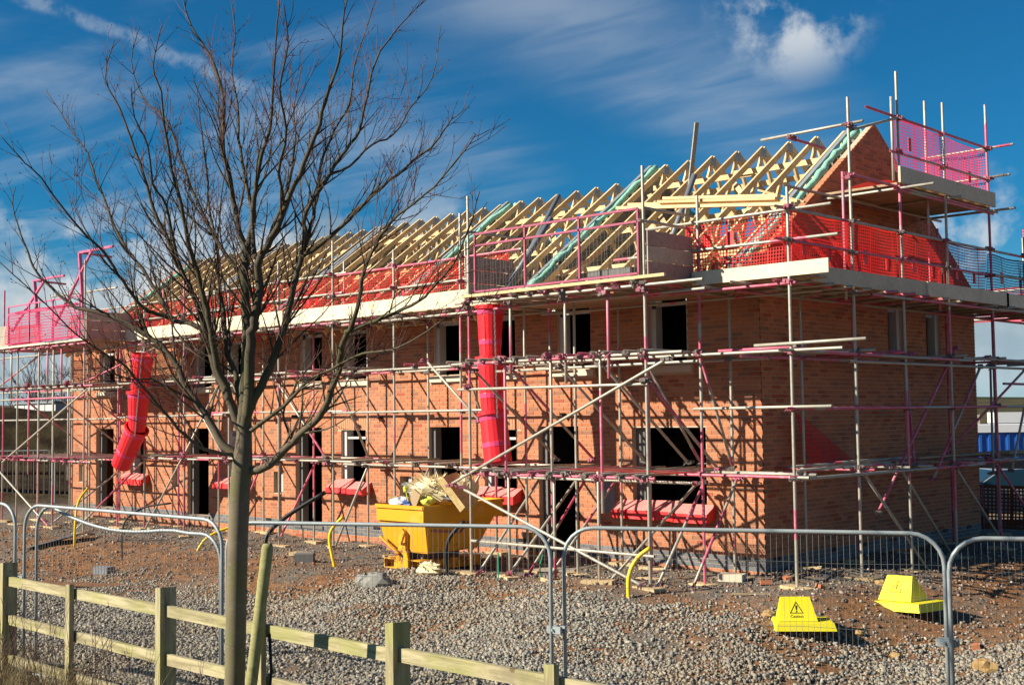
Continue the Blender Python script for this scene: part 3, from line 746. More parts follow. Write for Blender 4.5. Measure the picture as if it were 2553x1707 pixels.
def net(par, fn, L, H, pitch=.052, strip=.015, mt=None, wob=.03, name='net'):
    """a sheet of square plastic mesh: real strips; fn(u, v, d) -> world point"""
    m = MB(); nu = max(1, int(L / pitch)); nv = max(1, int(H / pitch)); ph = rs.uniform(0, 6)
    def D(u, v): return wob * (math.sin(u * 2.1 + ph) * math.sin(v * 3 + ph * .7) + .5 * math.sin(u * 5.3 + v * 2 + ph))
    N = max(2, int(L / .3))
    for j in range(nv + 1):
        v = j * H / nv; hw = strip / 2 * (1.8 if j in (0, nv) else 1)
        for i in range(N):
            u0, u1 = L * i / N, L * (i + 1) / N
            m.quad(fn(u0, v - hw, D(u0, v)), fn(u1, v - hw, D(u1, v)), fn(u1, v + hw, D(u1, v)), fn(u0, v + hw, D(u0, v)))
    NV = max(2, int(H / .25))
    for i in range(nu + 1):
        u = i * L / nu; hw = strip / 2 * (2.2 if i % 14 == 0 else 1)
        for j in range(NV):
            v0, v1 = H * j / NV, H * (j + 1) / NV
            m.quad(fn(u - hw, v0, D(u, v0)), fn(u + hw, v0, D(u, v0)), fn(u + hw, v1, D(u, v1)), fn(u - hw, v1, D(u, v1)))
    return m.build(name, mt or M_NET, par, kind='stuff')
def tab(par, fn, u, v, w=.10, h=.24, mt=None):
    m = MB(); m.hexa([fn(u, v, -.012), fn(u + w, v, -.012), fn(u + w, v, -.004), fn(u, v, -.004), fn(u, v + h, -.012), fn(u + w, v + h, -.012), fn(u + w, v + h, -.004), fn(u, v + h, -.004)])
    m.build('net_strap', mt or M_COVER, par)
YO, YI = -1.45, -.35

# ---- the run along the front
SCAF = thing('scaffold', 'long steel tube scaffold with pink painted lengths along the brick front', 'scaffold', (-10, -1, -.35))
XO = [-5.68, -7.62, -9.62, -11.56, -13.55, -15.5, -17.4]
for i, x in enumerate(XO):
    b = 1.2 if i == 0 else base_board(x, YO, SCAF)
    top = [6.25, 5.75, 6.15, 5.9, 5.7, 5.95, 5.75][i]
    tube('standard', (x + J(), YO, b), (x + J(), YO + J(), top), SCAF)
    xi = x - .2
    b = base_board(xi, YI, SCAF, .9); tube('standard', (xi, YI, b), (xi + J(), YI, 4.5), SCAF)
    for z in (1.45, 3.35, 4.36): coup(x, YO, z, SCAF, 2); coup(xi, YI, z, SCAF)
    for z in (2.5, 4.98, 5.42): coup(x, YO, z, SCAF)
    if i % 2 == 0: tube('standard', (x - 1.0, YI + .02, 4.2), (x - 1.0, YI, 5.9), SCAF)
for z, y in ((1.45, YO - .05), (2.5, YO - .05), (3.35, YO - .05), (4.34, YO - .05), (4.98, YO + .05), (5.40, YO + .05), (1.45, YI + .05), (3.35, YI + .05), (4.34, YI + .05)):
    xs = [-18.6, -14.2 + J(.6), -9.2 + J(.7), -4.35]
    if y < -1 and z < 3: xs[-1] = -4.7
    for k, (a, b) in enumerate(zip(xs[:-1], xs[1:])):
        dz = .05 * (k % 2); tube('ledger', (a - .25, y, z + dz + J(.015)), (b + .25, y, z + dz + J(.015)), SCAF)
x = -4.9
while x > -18.4:
    for z in (1.50, 3.40):
        if rs.random() < .82:
            xx = x + J(.12); e = rs.uniform(.12, .45); tube('transom', (xx, YO - e, z + .01), (xx + J(.03), -.08, z + .01 + J(.02)), SCAF); coup(xx, YO - .06, z - .02, SCAF)
    x -= .98
x = -4.7
while x > -18.5:
    tube('transom', (x, YO - rs.uniform(.1, .3), 4.395), (x + J(.04), -.1, 4.395), SCAF)
    if rs.random() < .6: coup(x, YO - .04, 4.37, SCAF)
    x -= .66
# braces: facing braces on the outer line, ledger braces across the width
for p, q in (((-9.45, YO - .1, -.3), (-8.35, YO - .1, 1.4)), ((-13.3, YO - .1, -.3), (-12.0, YO - .1, 1.5)), ((-17.2, YO - .1, -.35), (-15.4, YO - .1, 1.5)),
             ((-11.5, YO - .08, 3.2), (-9.75, YO - .08, 1.55)), ((-6.6, YO - .08, 3.5), (-5.1, YO - .08, 2.3)), ((-15.3, YO - .08, 3.25), (-13.6, YO - .08, 1.5)),
             ((-7.45, YI - .1, -.3), (-6.1, YI - .1, 1.4)), ((-5.65, YO + .1, 3.3), (-5.85, YI, 1.55)), ((-9.65, YO + .1, 3.3), (-9.8, YI, 1.55)), ((-13.6, YO + .1, 3.3), (-13.75, YI, 1.55)),
             ((-11.7, YI, 1.4), (-11.5, YO, -.2)), ((-7.8, YI, 1.4), (-7.6, YO, -.2)), ((-15.7, YI, 3.3), (-15.5, YO, 1.55))):
    tube('brace', p, q, SCAF); coup(*p, SCAF); coup(*q, SCAF)
for k in range(4):
    xa = -18.5 + k * 3.5; xb = min(xa + 3.5 - .02, -4.5)
    for j in range(6):
        y = YO + .02 + j * .232; MB().box((xa + J(.05), y, 4.422 + .0), (xb + J(.03) - .03, y + .225, 4.46)).build('scaffold_board', M_BOARD, SCAF)
for k, (a, b) in enumerate(((-18.5, -14.9), (-15.05, -11.3), (-11.25, -7.5), (-7.45, -4.35))):
    MB().box((a, YO - .072 - .02 * (k % 2), 4.462), (b, YO - .035 - .02 * (k % 2), 4.755 + .02 * (k % 2))).build('toe_board', M_TOE, SCAF)
for xa, xb in ((-18.5, -16.6), (-16.5, -14.5), (-14.55, -12.5), (-12.45, -10.5), (-10.5, -8.5), (-8.55, -6.5), (-6.6, -4.45)):
    fn = lambda u, v, d, xa=xa: (xa + u, YO + .085 - d, 4.72 + v + .03 * math.sin(u * 3 + xa))
    net(SCAF, fn, xb - xa, .68)
    for u in (.25, 1.05, 1.7): tab(SCAF, fn, u + J(.1), .12 + J(.05))

# ---- corner and gable end
GS = thing('scaffold', 'tall steel tube scaffold with a high look-out deck round the gable end', 'scaffold', (1.5, 3, -.3))
XG, XGI = 1.5, .35
# front return between the near loading bay and the corner
for x, y, top in ((-4.0, YO, 4.5), (-2.82, YO, 4.4), (-1.24, YO, 4.4), (-.18, YO, 5.85)):
    b = base_board(x, y, GS); tube('standard', (x, y, b), (x + J(), y, top), GS)
    for z in (1.45, 3.35): coup(x, y, z, GS, 2)
for x, top in ((-4.4, 4.4), (-2.73, 4.4), (-2.08, 3.5), (-.36, 4.4)):
    b = base_board(x, YI, GS, .9); tube('standard', (x, YI, b), (x, YI, top), GS); coup(x, YI, 3.3, GS)
for z, y, a, b in ((1.42, YO - .05, -4.8, 1.75), (2.46, YO - .05, -.3, 2.15), (3.32, YO - .05, -4.8, 2.35), (3.28, YI, -4.8, .4), (1.40, YI, -4.8, .6), (4.31, YO - .06, -1.2, 1.62), (4.98, YO + .0, -1.9, 2.3), (5.42, YO + .0, -1.2, 2.2), (4.3, YI, -4.6, 1.4), (3.40, YO - .1, .9, 2.75)):
    tube('ledger', (a, y, z), (b, y, z + J(.02)), GS)
for x in (-.55, .1, .75, 1.3): tube('transom', (x, YO - rs.uniform(.1, .5), 4.36), (x, .1 if x < 0 else 1.2, 4.36), GS)
# gable-side standards
GY = [(-1.5, 5.75), (.42, 7.45), (2.12, 8.2), (3.82, 7.95), (5.72, 8.25), (7.35, 6.0), (9.6, 5.9)]
for y, top in GY:
    b = base_board(XG, y, GS); tube('standard', (XG, y, b), (XG + J(), y + J(), top), GS)
    for z in (1.40, 2.44, 3.30, 4.30, 4.96, 5.44): coup(XG, y, z, GS)
for y in (.7, 2.45, 4.35, 6.2, 8.35):
    b = base_board(XGI, y, GS, .9); tube('standard', (XGI, y, b), (XGI, y + J(), 4.45), GS)
    for z in (1.40, 3.30): coup(XGI, y, z, GS)
for y, z0, z1 in ((.62, 4.2, 6.3), (2.0, 6.3, 7.75), (3.65, 4.3, 8.0), (4.0, 4.2, 5.7), (9.2, 4.3, 5.9), (7.9, 4.3, 5.9)): tube('standard', (XG - .25 if y != 2.0 else XG - .06, y, z0), (XG - .25 if y != 2.0 else XG - .06, y, z1), GS)
for z, x, a, b in ((1.40, XG + .05, -1.7, 5.0), (1.42, XG + .05, 4.4, 12.), (2.44, XG + .05, -1.7, 12.2), (3.30, XG + .05, -1.9, 4.6), (3.33, XG + .05, 4.2, 12.3), (4.28, XG + .05, .9, 6.3), (4.30, XG + .06, 5.8, 12.), (4.30, XGI, -1.2, 11.),
                   (4.96, XG - .05, -1.75, 6.0), (4.98, XG - .05, 5.6, 12.2), (5.44, XG - .05, -1.75, 12.1), (1.40, XGI, -1.0, 11.6), (3.28, XGI, -1.1, 11.6), (3.18, XG, .2, 9.8), (2.9, XG - .3, 6.8, 12)):
    tube('ledger', (x, a, z), (x, b, z + J(.02)), GS)
for y in (-1.15, -.5, .1, .7, 1.4, 2.0, 2.7, 3.4, 4.1, 4.8, 5.5, 6.2, 6.9, 7.6, 8.4, 9.2, 10): tube('transom', (XG + rs.uniform(.08, .3), y, 4.345), (.08, y + J(.04), 4.345), GS)
for z in (1.46, 3.36):
    for y in (-1.3, .5, 1.6, 2.3, 3.9, 5.3, 5.8, 7.4, 8.6, 9.7): tube('transom', (XG + rs.uniform(.08, .35), y, z), (.1, y + J(.05), z), GS); coup(XG, y, z, GS)
for p, q in (((XG, .45, 1.5), (XG, 2.75, -.38)), ((XG - .15, 1.95, 1.55), (XG - .15, 4.05, -.3)), ((XG, 3.9, 1.35), (XG, 6.2, -.45)), ((XG, 5.6, 1.4), (XG, 8.3, -.5)),
             ((XG - .1, 4.3, 3.55), (XG - .1, 1.2, .75)), ((XGI, 4.4, 3.3), (XG, 2.3, 1.5)), ((XG - .1, 5.3, 3.2), (XG - .1, 3.2, 1.2)), ((XGI, 8.2, 3.3), (XG - .1, 5.7, 1.2)), ((XG, 7.2, 3.2), (XGI, 5.9, 1.5)), ((XG, 7.5, 3.2), (XG, 6.3, 1.2)),
             ((-.18, YO, 3.3), (-.36, YI, 1.5)), ((-1.24, YO - .1, 3.3), (-1.0, YI, 1.55)), ((-.2, YI - .1, 1.35), (.0, YO - .6, -.3)), ((-1.1, YI, 1.2), (-1.4, -2.4, -.3)), ((-3.5, YI, 1.3), (-3.2, -2.3, -.3))):
    tube('brace', p, q, GS); coup(*p, GS); coup(*q, GS)
# deck, toe boards and nets round the corner
for j in range(6):
    y = YO + .02 + j * .232; MB().box((-4.3 + J(.1), y, 4.385), (1.55 - .0 * j + (.28 if j < 2 else 0), y + .225, 4.423)).build('scaffold_board', M_BOARD, GS)
for j in range(5):
    x = .30 + j * .232
    for a, b in ((-.26, 3.6), (3.63, 7.5), (7.53, 11.4)): MB().box((x, a + J(.04), 4.385 + .0), (x + .225, b - .03, 4.423)).build('scaffold_board', M_BOARD, GS)
MB().box((-.25, YO - .075, 4.41), (2.17, YO - .037, 4.62)).build('toe_board', M_TOE, GS)
MB().box((-1.9, YO - .032, 4.42), (.3, YO + .004, 4.63)).build('toe_board', M_GREYBOARD, GS)
for a, b in ((-1.35, 2.9), (2.8, 6.2), (6.1, 11.8)): MB().box((XG + .04 + .04 * (a > 2), a, 4.37), (XG + .077 + .04 * (a > 2), b, 4.62)).build('toe_board', M_TOE, GS)
fnc = lambda u, v, d: (-.42 + u, YO + .06 - d, 4.62 + v)
net(GS, fnc, 1.9, .80, wob=.05)
for u in (.3, .75): tab(GS, fnc, u, .32, .13, .28)
for a, b in ((-1.45, .4), (.45, 2.1), (2.15, 3.8), (3.85, 5.7)):
    fg = lambda u, v, d, a=a: (XG - .10 - d, a + u, 4.62 + v + .02 * math.sin(u * 4))
    net(GS, fg, b - a, .80, wob=.035); tab(GS, fg, .5, .15); tab(GS, fg, 1.25, .15)
    fg2 = lambda u, v, d, a=a: (XGI + .12 - d, a + 1.2 + u, 4.62 + v)
    if a < 0: net(GS, fg2, 3.6, .7, wob=.05)
def f_dn(t, p, b): return t.mix(t.noise(p, 3, 3), (.035, .02, .04), (.09, .03, .05))
M_NETDARK = mat('dark_plastic_net', f_dn, .6, .3)
for a, b in ((5.75, 7.35), (7.4, 9.6), (9.65, 11.7)):
    fg = lambda u, v, d, a=a: (XG - .10 - d, a + u, 4.62 + v + .02 * math.sin(u * 4))
    net(GS, fg, b - a, .74, wob=.03, mt=M_NETDARK); tab(GS, fg, .6, .2); tab(GS, fg, 1.5, .2)
fr = lambda u, v, d: (-2.2 + u, 11.6 - d, 4.5 + v); net(GS, fr, 3.6, .75, wob=.04)
tube('ledger', (-2.5, 11.6, 4.55), (1.9, 11.6, 4.55), GS); tube('ledger', (-2.5, 11.6, 5.2), (1.9, 11.6, 5.2), GS)
# loose net that droops from the middle lift, loose tubes laid on it
fl = lambda u, v, d: (.22 + .2 * v - d, .75 + u * 1.25 + v * .05, 2.35 - u * .58 - v * max(.05, 1 - u * .62)); net(GS, fl, 1.5, .8, wob=.04, strip=.022)
for p, q in (((1.2, -.9, 1.50), (1.35, 1.1, 1.52)), ((.8, -.5, 1.53), (1.1, 1.8, 1.55)), ((1.0, .6, 1.56), (1.2, 2.9, 1.58)), ((1.35, .2, 1.50), (1.3, 2.4, 1.50)), ((.6, .3, 1.49), (.9, 2.6, 1.50))): tube('loose_tube', p, q, GS)
MB().box((.5, 4.1, 1.50), (.72, 8.9, 1.538)).build('scaffold_board', M_BOARD, GS); MB().box((.9, 7.2, 1.50), (1.12, 11.4, 1.54)).build('scaffold_board', M_BOARD, GS)
MB().box((-1.6, 10.6, 1.05), (2.4, 10.64, 1.30)).build('scaffold_board', M_GREYBOARD, GS)
# look-out deck high on the gable
ZD = 6.28
for j in range(15):
    y = 2.08 + j * .245; MB().box((.04 if j else -.0 + .06, y, ZD - .038), (1.50 + (.02 if j % 2 else .0), y + .236, ZD)).build('scaffold_board', M_BOARD, GS)
MB().box((XG + .03, 2.0, ZD - .02), (XG + .068, 5.86, ZD + .26)).build('toe_board', M_TOE, GS)
for z, a, b in ((7.42, 1.1, 5.9), (6.80, 1.9, 5.9), (ZD - .07, .35, 6.2), (ZD - .12, 2.0, 6.0)): tube('ledger', (XG - .05, a, z), (XG - .05, b, z), GS)
tube('ledger', (.35, .3, ZD - .12), (.35, 6.1, ZD - .12), GS)
tube('transom', (XG + .6, 2.12, ZD - .1), (-.05, 2.12, ZD - .1), GS); tube('transom', (XG + .15, 2.2, ZD - .06), (.0, 2.2, ZD - .06), GS); tube('transom', (XG + .3, 3.82, ZD - .08), (.1, 3.82, ZD - .08), GS); tube('transom', (XG + .5, 5.72, ZD - .1), (.1, 5.72, ZD - .1), GS)
tube('transom', (XG + .5, 5.74, 7.40), (.1, 5.74, 7.40), GS); tube('transom', (XG + .4, 5.76, 6.84), (.2, 5.76, 6.84), GS)
tube('ledger', (-.15, .42, 7.02), (1.75, .42, 7.02), GS); tube('ledger', (1.55, .45, 6.92), (1.52, 2.2, 7.42), GS); tube('ledger', (.45, .3, 6.95), (.42, 1.5, 6.95), GS)
coup(1.5, .42, 7.0, GS, 2); coup(.45, .42, 6.98, GS, 2); coup(XG, 2.12, 7.4, GS, 2); coup(XG, 5.72, 7.4, GS, 2); coup(XG, 3.82, 7.4, GS); coup(XG, 3.82, 6.8, GS); coup(XG, 5.72, 6.8, GS); coup(XG, 2.12, 6.8, GS); coup(XG, .42, ZD - .1, GS, 2)
fh = lambda u, v, d: (XG - .10 - d, 2.15 + u, ZD + .22 + v * (1 - .03 * u)); net(GS, fh, 3.35, .92, wob=.03, mt=M_NETPINK); tab(GS, fh, .5, .42); tab(GS, fh, 2.9, .18)
fk = lambda u, v, d: (.25 + u, 5.86 - d, ZD + .22 + v); net(GS, fk, 1.15, .9, wob=.03, mt=M_NETPINK)
fo = lambda u, v, d: (.5 + u, 2.1 + v, ZD + .03 + .05 * math.sin(u * 3)); net(GS, fo, .8, .35, wob=.01)

# ---- loading bays
def gate_frame(m, P, L, H, fn, posts=3):
    def B(u0, v0, u1, v1, w=.034): m.beam(fn(u0, v0), fn(u1, v1), w, w)
    B(0, 0, L, 0); B(0, H, L, H); B(0, H * .80, L, H * .80)
    for i in range(posts + 1): B(L * i / posts, 0, L * i / posts, H)
LB = thing('loading_bay', 'near scaffold loading bay with a pink steel mesh gate and chute', 'loading bay', (-2.4, -2.2, -.33))
YL = -2.64
for x, z0, z1 in ((-4.25, None, 6.25), (-.36, None, 6.2), (-3.32, None, 1.5), (-1.36, None, 1.5), (-2.33, 1.15, 3.42), (-3.38, 1.2, 3.4), (-1.27, .85, 3.4), (-3.24, 3.1, 4.42), (-2.0, 2.9, 4.42), (-1.1, 2.95, 4.42), (-2.3, None, 1.45)):
    b = base_board(x, YL, LB) if z0 is None else z0
    tube('standard', (x, YL + .04, b), (x + J(.015), YL + .04, z1), LB); coup(x, YL, min(z1, 4.35) - .06, LB, 2)
    if z1 > 4.5:
        for z in (1.42, 3.28, 4.36, 2.9): coup(x, YL, z, LB, 2)
for z, a, b, y in ((1.40, -4.1, -.2, YL), (3.30, -4.65, .35, YL), (4.37, -4.55, .75, YL), (2.86, -4.5, -.3, YL), (.26, -4.15, -.2, YL - .05), (3.18, -4.3, .1, -1.9), (4.30, -4.4, .3, -1.95), (1.32, -4.2, .0, -1.95)):
    tube('ledger', (a, y, z), (b, y, z + J(.02)), LB)
for z, dx in ((1.46, .36), (3.36, .36), (4.425, .37)):
    x = -4.2
    while x < -.3:
        tube('transom', (x + J(.05), YL - rs.uniform(.06, .16), z), (x + J(.06), -.12, z + J(.015)), LB); coup(x, YL, z - .04, LB); x += dx + J(.06)
for p, q in (((-4.62, YL - .06, 1.22), (.1, YL - .06, 3.2)), ((-4.35, YL - .05, 1.14), (-.42, YL - .05, -.2)), ((-4.2, YL + .1, 3.2), (-4.1, YI - .2, 1.6)), ((-3.3, YL + .1, 3.2), (-3.2, YI - .2, 1.6)), ((-2.2, YL + .1, 3.2), (-2.0, YI - .2, 1.55)), ((-1.3, YL + .1, 3.2), (-1.1, YI - .2, 1.55)),
             ((-.38, YL + .1, 2.9), (-.2, -1.0, 1.5)), ((-3.4, YI - .3, 1.35), (-3.3, YL, -.25)), ((-2.4, YI - .5, 1.3), (-2.3, YL - .1, -.2)), ((-4.1, YI - .6, 1.3), (-4.0, YL, -.25)), ((-.5, YI - .6, 1.3), (-.3, YL + .1, -.25))):
    tube('brace', p, q, LB); coup(*p, LB); coup(*q, LB)
tube('guard_rail', (-4.25, -2.6, 5.62), (-4.25, -1.3, 5.62), LB); tube('guard_rail', (-.36, -2.6, 5.55), (-.36, -1.3, 5.55), LB); tube('guard_rail', (-.36, -2.7, 5.35), (-.4, -1.2, 5.35), LB)
x = -4.3
while x < -.3:
    MB().box((x, YL - .02, 4.45), (x + .225, -1.46, 4.488)).build('scaffold_board', M_BOARD, LB); x += .23
MB().box((-4.3, YL - .075, 4.452), (.1, YL - .025, 4.50)).build('edge_board', M_OFFCUT, LB)
for k in range(3):
    MB().box((-.37 + .03, YL + .06, 4.50 + k * .236), (-.30, -1.42, 4.725 + k * .236)).build('side_board', M_PINKBOARD if k != 1 else M_GREYBOARD, LB)
    MB().box((-4.33, YL + .06, 4.50 + k * .236), (-4.29, -1.42, 4.725 + k * .236)).build('side_board', M_PINKBOARD if k else M_GREYBOARD, LB)
gate = MB(); gfn = lambda u, v: (-4.02 + u, YL - .02, 4.54 + v); gate_frame(gate, None, 3.6, 1.0, gfn); G = gate.build('gate', M_PINKD, LB)
w = MB()
for i in range(48): u = 3.6 * i / 48; w.path([(-4.02 + u, YL - .02 + J(.012), 4.56), (-4.02 + u + J(.02), YL - .02 + J(.02), 4.95), (-4.02 + u, YL - .02, 5.34)], .0028, 3)
for j in range(10): w.path([(-4.02 + 3.6 * i / 12, YL - .02 + J(.012), 4.56 + j * .085 + J(.014)) for i in range(13)], .0028, 3)
w.build('gate_mesh', M_WIRE, G, kind='stuff')
MB().box((-.44, YL + .0, 4.5), (-.40, YL + .08, 5.50)).build('gate_post', M_OFFCUT, LB)
fs_ = lambda u, v, d: (-2.1 + u, -2.5 + v, 1.50 + .02 * math.sin(u * 9) + d * .2); net(LB, fs_, 2.3, .55, wob=.03); 

LB2 = thing('loading_bay', 'far scaffold loading bay at the left end with lifted pink gate frames', 'loading bay', (-21, -2.2, -.4))
for x, z0, z1 in ((-23.1, None, 6.1), (-22.2, None, 4.5), (-20.9, None, 4.4), (-20.05, None, 4.4), (-18.35, None, 6.5), (-19.2, .9, 3.4), (-21.5, 1., 3.4), (-20.4, 2.9, 4.4), (-19.6, 3.0, 4.4), (-22.6, 2.9, 4.4)):
    b = base_board(x, -2.62, LB2) if z0 is None else z0
    tube('standard', (x, -2.6, b), (x, -2.6, z1), LB2); coup(x, -2.62, min(z1, 4.35), LB2)
    for z in (1.40, 3.32): coup(x, -2.62, z, LB2)
for x in (-23.4, -21.3, -20.3, -18.75): b = base_board(x, YO, LB2); tube('standard', (x, YO, b), (x, YO, 5.9 if x in (-23.4, -20.3) else 4.5), LB2)
for x in (-24.8, -22.6, -20.7): b = base_board(x, YI, LB2); tube('standard', (x, YI, b), (x, YI, 4.4), LB2)
for x, y in ((-25.6, .6), (-25.4, 3.0), (-25.5, 5.5)): tube('standard', (x, y, gz(x, y)), (x, y, 5.6), LB2)
for z, y, a, b in ((1.38, -2.64, -24.5, -17.9), (3.30, -2.64, -24.3, -17.8), (4.38, -2.64, -23.6, -18.0), (2.46, -1.5, -26, -18.5), (3.02, -2.62, -23.2, -18.2), (1.38, YO, -26, -18.5), (3.28, YO, -26, -18.5), (4.32, YO, -26, -18.4), (4.9, YO, -25.5, -23), (1.40, YI, -25.6, -18.4), (3.3, YI, -25.6, -18.4)):
    tube('ledger', (a, y, z), (b, y, z), LB2)
for z in (1.45, 3.36, 4.42):
    x = -23.4
    while x < -18.3: tube('transom', (x, -2.75 + J(.05), z), (x + J(.05), -.15, z), LB2); coup(x, -2.62, z - .04, LB2); x += .47
for p, q in (((-22.9, -2.7, 1.3), (-18.0, -2.7, 3.2)), ((-23.2, -2.7, 1.1), (-20.1, -2.7, -.3)), ((-18.4, -2.5, 3.1), (-18.2, YI, 1.4)), ((-20.1, -2.5, 3.1), (-19.9, YI, 1.4)), ((-22.2, -2.5, 3.1), (-22., YI, 1.4)), ((-20, YI, 1.3), (-20.2, -2.6, -.3)), ((-18.9, YI - .3, 1.3), (-18.5, -2.7, -.3)), ((-24.6, -2.2, 3.35), (-21.5, -2.2, 4.3)), ((-18.5, -2.5, 3.4), (-16.6, -1.2, 4.4))):
    tube('brace', p, q, LB2)
x = -23.3
while x < -18.3: MB().box((x, -2.66, 4.445), (x + .225, -1.46, 4.483)).build('scaffold_board', M_BOARD, LB2); x += .23
MB().box((-23.4, -2.71, 4.448), (-18.2, -2.665, 4.50)).build('edge_board', M_TOE, LB2)
for k in range(3):
    MB().box((-18.3, -2.6, 4.49 + k * .236), (-18.26, -.6, 4.715 + k * .236)).build('side_board', M_PINKBOARD if k != 2 else M_GREYBOARD, LB2)
for k in range(2): MB().box((-23.4, -2.62, 4.50 + k * .3), (-22.75, -2.585, 4.79 + k * .3)).build('side_board', M_GREYBOARD, LB2)
g2 = MB(); gate_frame(g2, None, 4.2, 1.05, lambda u, v: (-22.62 + u, -2.69 - .06 * math.sin(u * .7), 4.54 + v), 3); G2 = g2.build('gate', M_PINK, LB2)
f2 = lambda u, v, d: (-22.6 + u, -2.72 - .06 * math.sin(u * .7) - d, 4.56 + v); net(G2, f2, 4.15, .84, wob=.05, mt=M_NETPINK, pitch=.07, strip=.02, name='gate_net')
f3 = lambda u, v, d: (-21.2 + u, -1.6 - d, 4.5 + v); net(LB2, f3, 2.2, .8, wob=.05, pitch=.06, strip=.02)
f4 = lambda u, v, d: (-25.4 + u, -1.5 - d, 4.5 + v); net(LB2, f4, 2.3, .7, wob=.05, pitch=.06, strip=.02)
for x0, zt in ((-21.3, 6.25), (-18.7, 6.75)):
    m = MB(); 
    for y in (-2.5,):
        m.beam((x0 + .1, y, 5.0), (x0 - .15, y, zt), .08, .06); m.beam((x0 - .15, y, zt), (x0 + 1.6, y, zt - .02), .055, .055); m.beam((x0 - 1.5, y, 4.95), (x0 + .5, y, zt - .02), .055, .055)
    m.beam((x0 - .15, -2.5, zt), (x0 - .15, -1.6, zt - .04), .05, .05); m.build('lifted_gate_frame', M_PINK, LB2)
for x, z in ((-20.6, 5.95), (-19.0, 5.4)): tube('guard_rail', (x - 2, -1.5, z), (x + 1.8, -1.5, z - .05), LB2)
# ================================================================== chutes
ro = random.Random(33)
def chute(name, label, pts, rads, chain):
    t = thing('rubbish_chute', label, 'rubbish chute', pts[0], 'red rubbish chutes')
    for i in range(len(pts) - 1):
        a, b = Vector(pts[i]), Vector(pts[i + 1]); ax = b - a; L = ax.length + (.10 if i < len(pts) - 2 else 0); r0, r1 = rads[i]
        m = MB(); N = 20; d = ax.normalized(); e = d.cross(Vector((0, 1, 0))).normalized(); g = d.cross(e)
        prof = [(0, r0 * 1.0, 0), (.0, r0 * 1.16, 0), (.065, r0 * 1.16, 0), (.07, r0 * 1.03, 0), (.075, r0 * 1.02, 1), (.16, r0 * 1.0, 1), (.165, r0 * .99, 0), (L * .6, r0 + (r1 - r0) * .6, 0), (L * .61, (r0 + (r1 - r0) * .6) * 1.02, 1), (L * .61 + .08, (r0 + (r1 - r0) * .68) * 1.02, 1), (L * .61 + .09, r0 + (r1 - r0) * .7, 0), (L, r1, 0), (L, r1 * .93, 0), (.02, r0 * .93, 0)]
        vs = []; 
        for h, r, s in prof:
            for k in range(N):
                th = 2 * math.pi * k / N; rr = r * (1 + (.012 if k % 4 == 0 else 0))
                vs.append(a + d * h + (e * math.cos(th) + g * math.sin(th)) * rr)
        base = len(m.v); m.v += [tuple(v) for v in vs]
        for j in range(len(prof) - 1):
            for k in range(N):
                k2 = (k + 1) % N; m.f.append((j * N + k, j * N + k2, (j + 1) * N + k2, (j + 1) * N + k)); m.a.append(1. if prof[j][2] and prof[j + 1][2] else 0.)
        s = m.build('chute_section', M_CHUTE, t)
        for k in range(0, N, 4):
            th = 2 * math.pi * k / N; o = e * math.cos(th) + g * math.sin(th)
            MB().beam(a + d * .18 + o * (r0 * .998), a + d * (L - .02) + o * (r1 * 1.008), .008, .008, up=o).build('moulded_seam', M_CHUTE, s)
    m = MB(); a, b = Vector(chain[0]), Vector(chain[1]); n = int((b - a).length / .055)
    for k in range(n):
        p = a.lerp(b, k / n); q = a.lerp(b, (k + .9) / n); o = Vector((.014, 0, 0)) if k % 2 else Vector((0, .014, 0))
        m.path([p, p + o + (q - p) * .25, p + o + (q - p) * .75, q], .006, 4); m.path([p, p - o + (q - p) * .25, p - o + (q - p) * .75, q], .006, 4)
    m.build('chain', M_GALV, t); return t
chute('a', 'straight red rubbish chute of stacked cones under the near loading bay', [(-4.50, -1.82, 4.38), (-4.51, -1.82, 3.46), (-4.47, -1.82, 2.47), (-4.34, -1.82, 1.57)], [(.24, .185), (.245, .195), (.25, .25)], ((-4.22, -2.0, 4.3), (-4.16, -2.02, 2.35)))
chute('b', 'bent red rubbish chute kicked out at its foot beside the far loading bay', [(-16.80, -1.82, 4.05), (-17.02, -1.82, 3.13), (-17.10, -1.82, 2.22), (-17.85, -1.84, 1.28)], [(.26, .20), (.265, .205), (.27, .25)], ((-16.5, -2.0, 4.4), (-16.8, -2.05, 2.0)))

# ================================================================== tipping skip and what is in it
sx0, sx1, sz0, sz1 = -6.16, -4.95, .0, .84
SK = thing('tipping_skip', 'yellow rusty tipping skip heaped with rubbish beside the scaffold', 'skip', (-5.7, -2.4, gz(-5.7, -2.9)))
top = [(sx0 - .04, -3.12, sz1), (sx1 + .04, -3.12, sz1), (sx1 + .04, -1.12, sz1 + .03), (sx0 - .04, -1.12, sz1 + .03)]
bot = [(sx0 + .06, -2.94, sz0), (sx1 - .05, -2.94, sz0), (sx1 - .05, -1.75, sz0), (sx0 + .06, -1.75, sz0)]
inn = [(x * .985 + (-5.73) * .015, y * .985 + (-2.1) * .015, z) for x, y, z in top]; low = [(x, y, .55) for x, y, z in inn]
m = MB(); m.add(bot + top + inn + low, [(3, 2, 1, 0), (0, 1, 5, 4), (1, 2, 6, 5), (2, 3, 7, 6), (3, 0, 4, 7), (4, 5, 9, 8), (5, 6, 10, 9), (6, 7, 11, 10), (7, 4, 8, 11), (8, 9, 13, 12), (9, 10, 14, 13), (10, 11, 15, 14), (11, 8, 12, 15), (12, 13, 14, 15)])
body = m.build('skip_body', M_SKIP, SK)
m = MB()
for a, b in zip(top, top[1:] + top[:1]): m.beam((a[0], a[1], a[2] - .035), (b[0], b[1], b[2] - .035), .035, .06)
m.build('rim', M_SKIP, body)
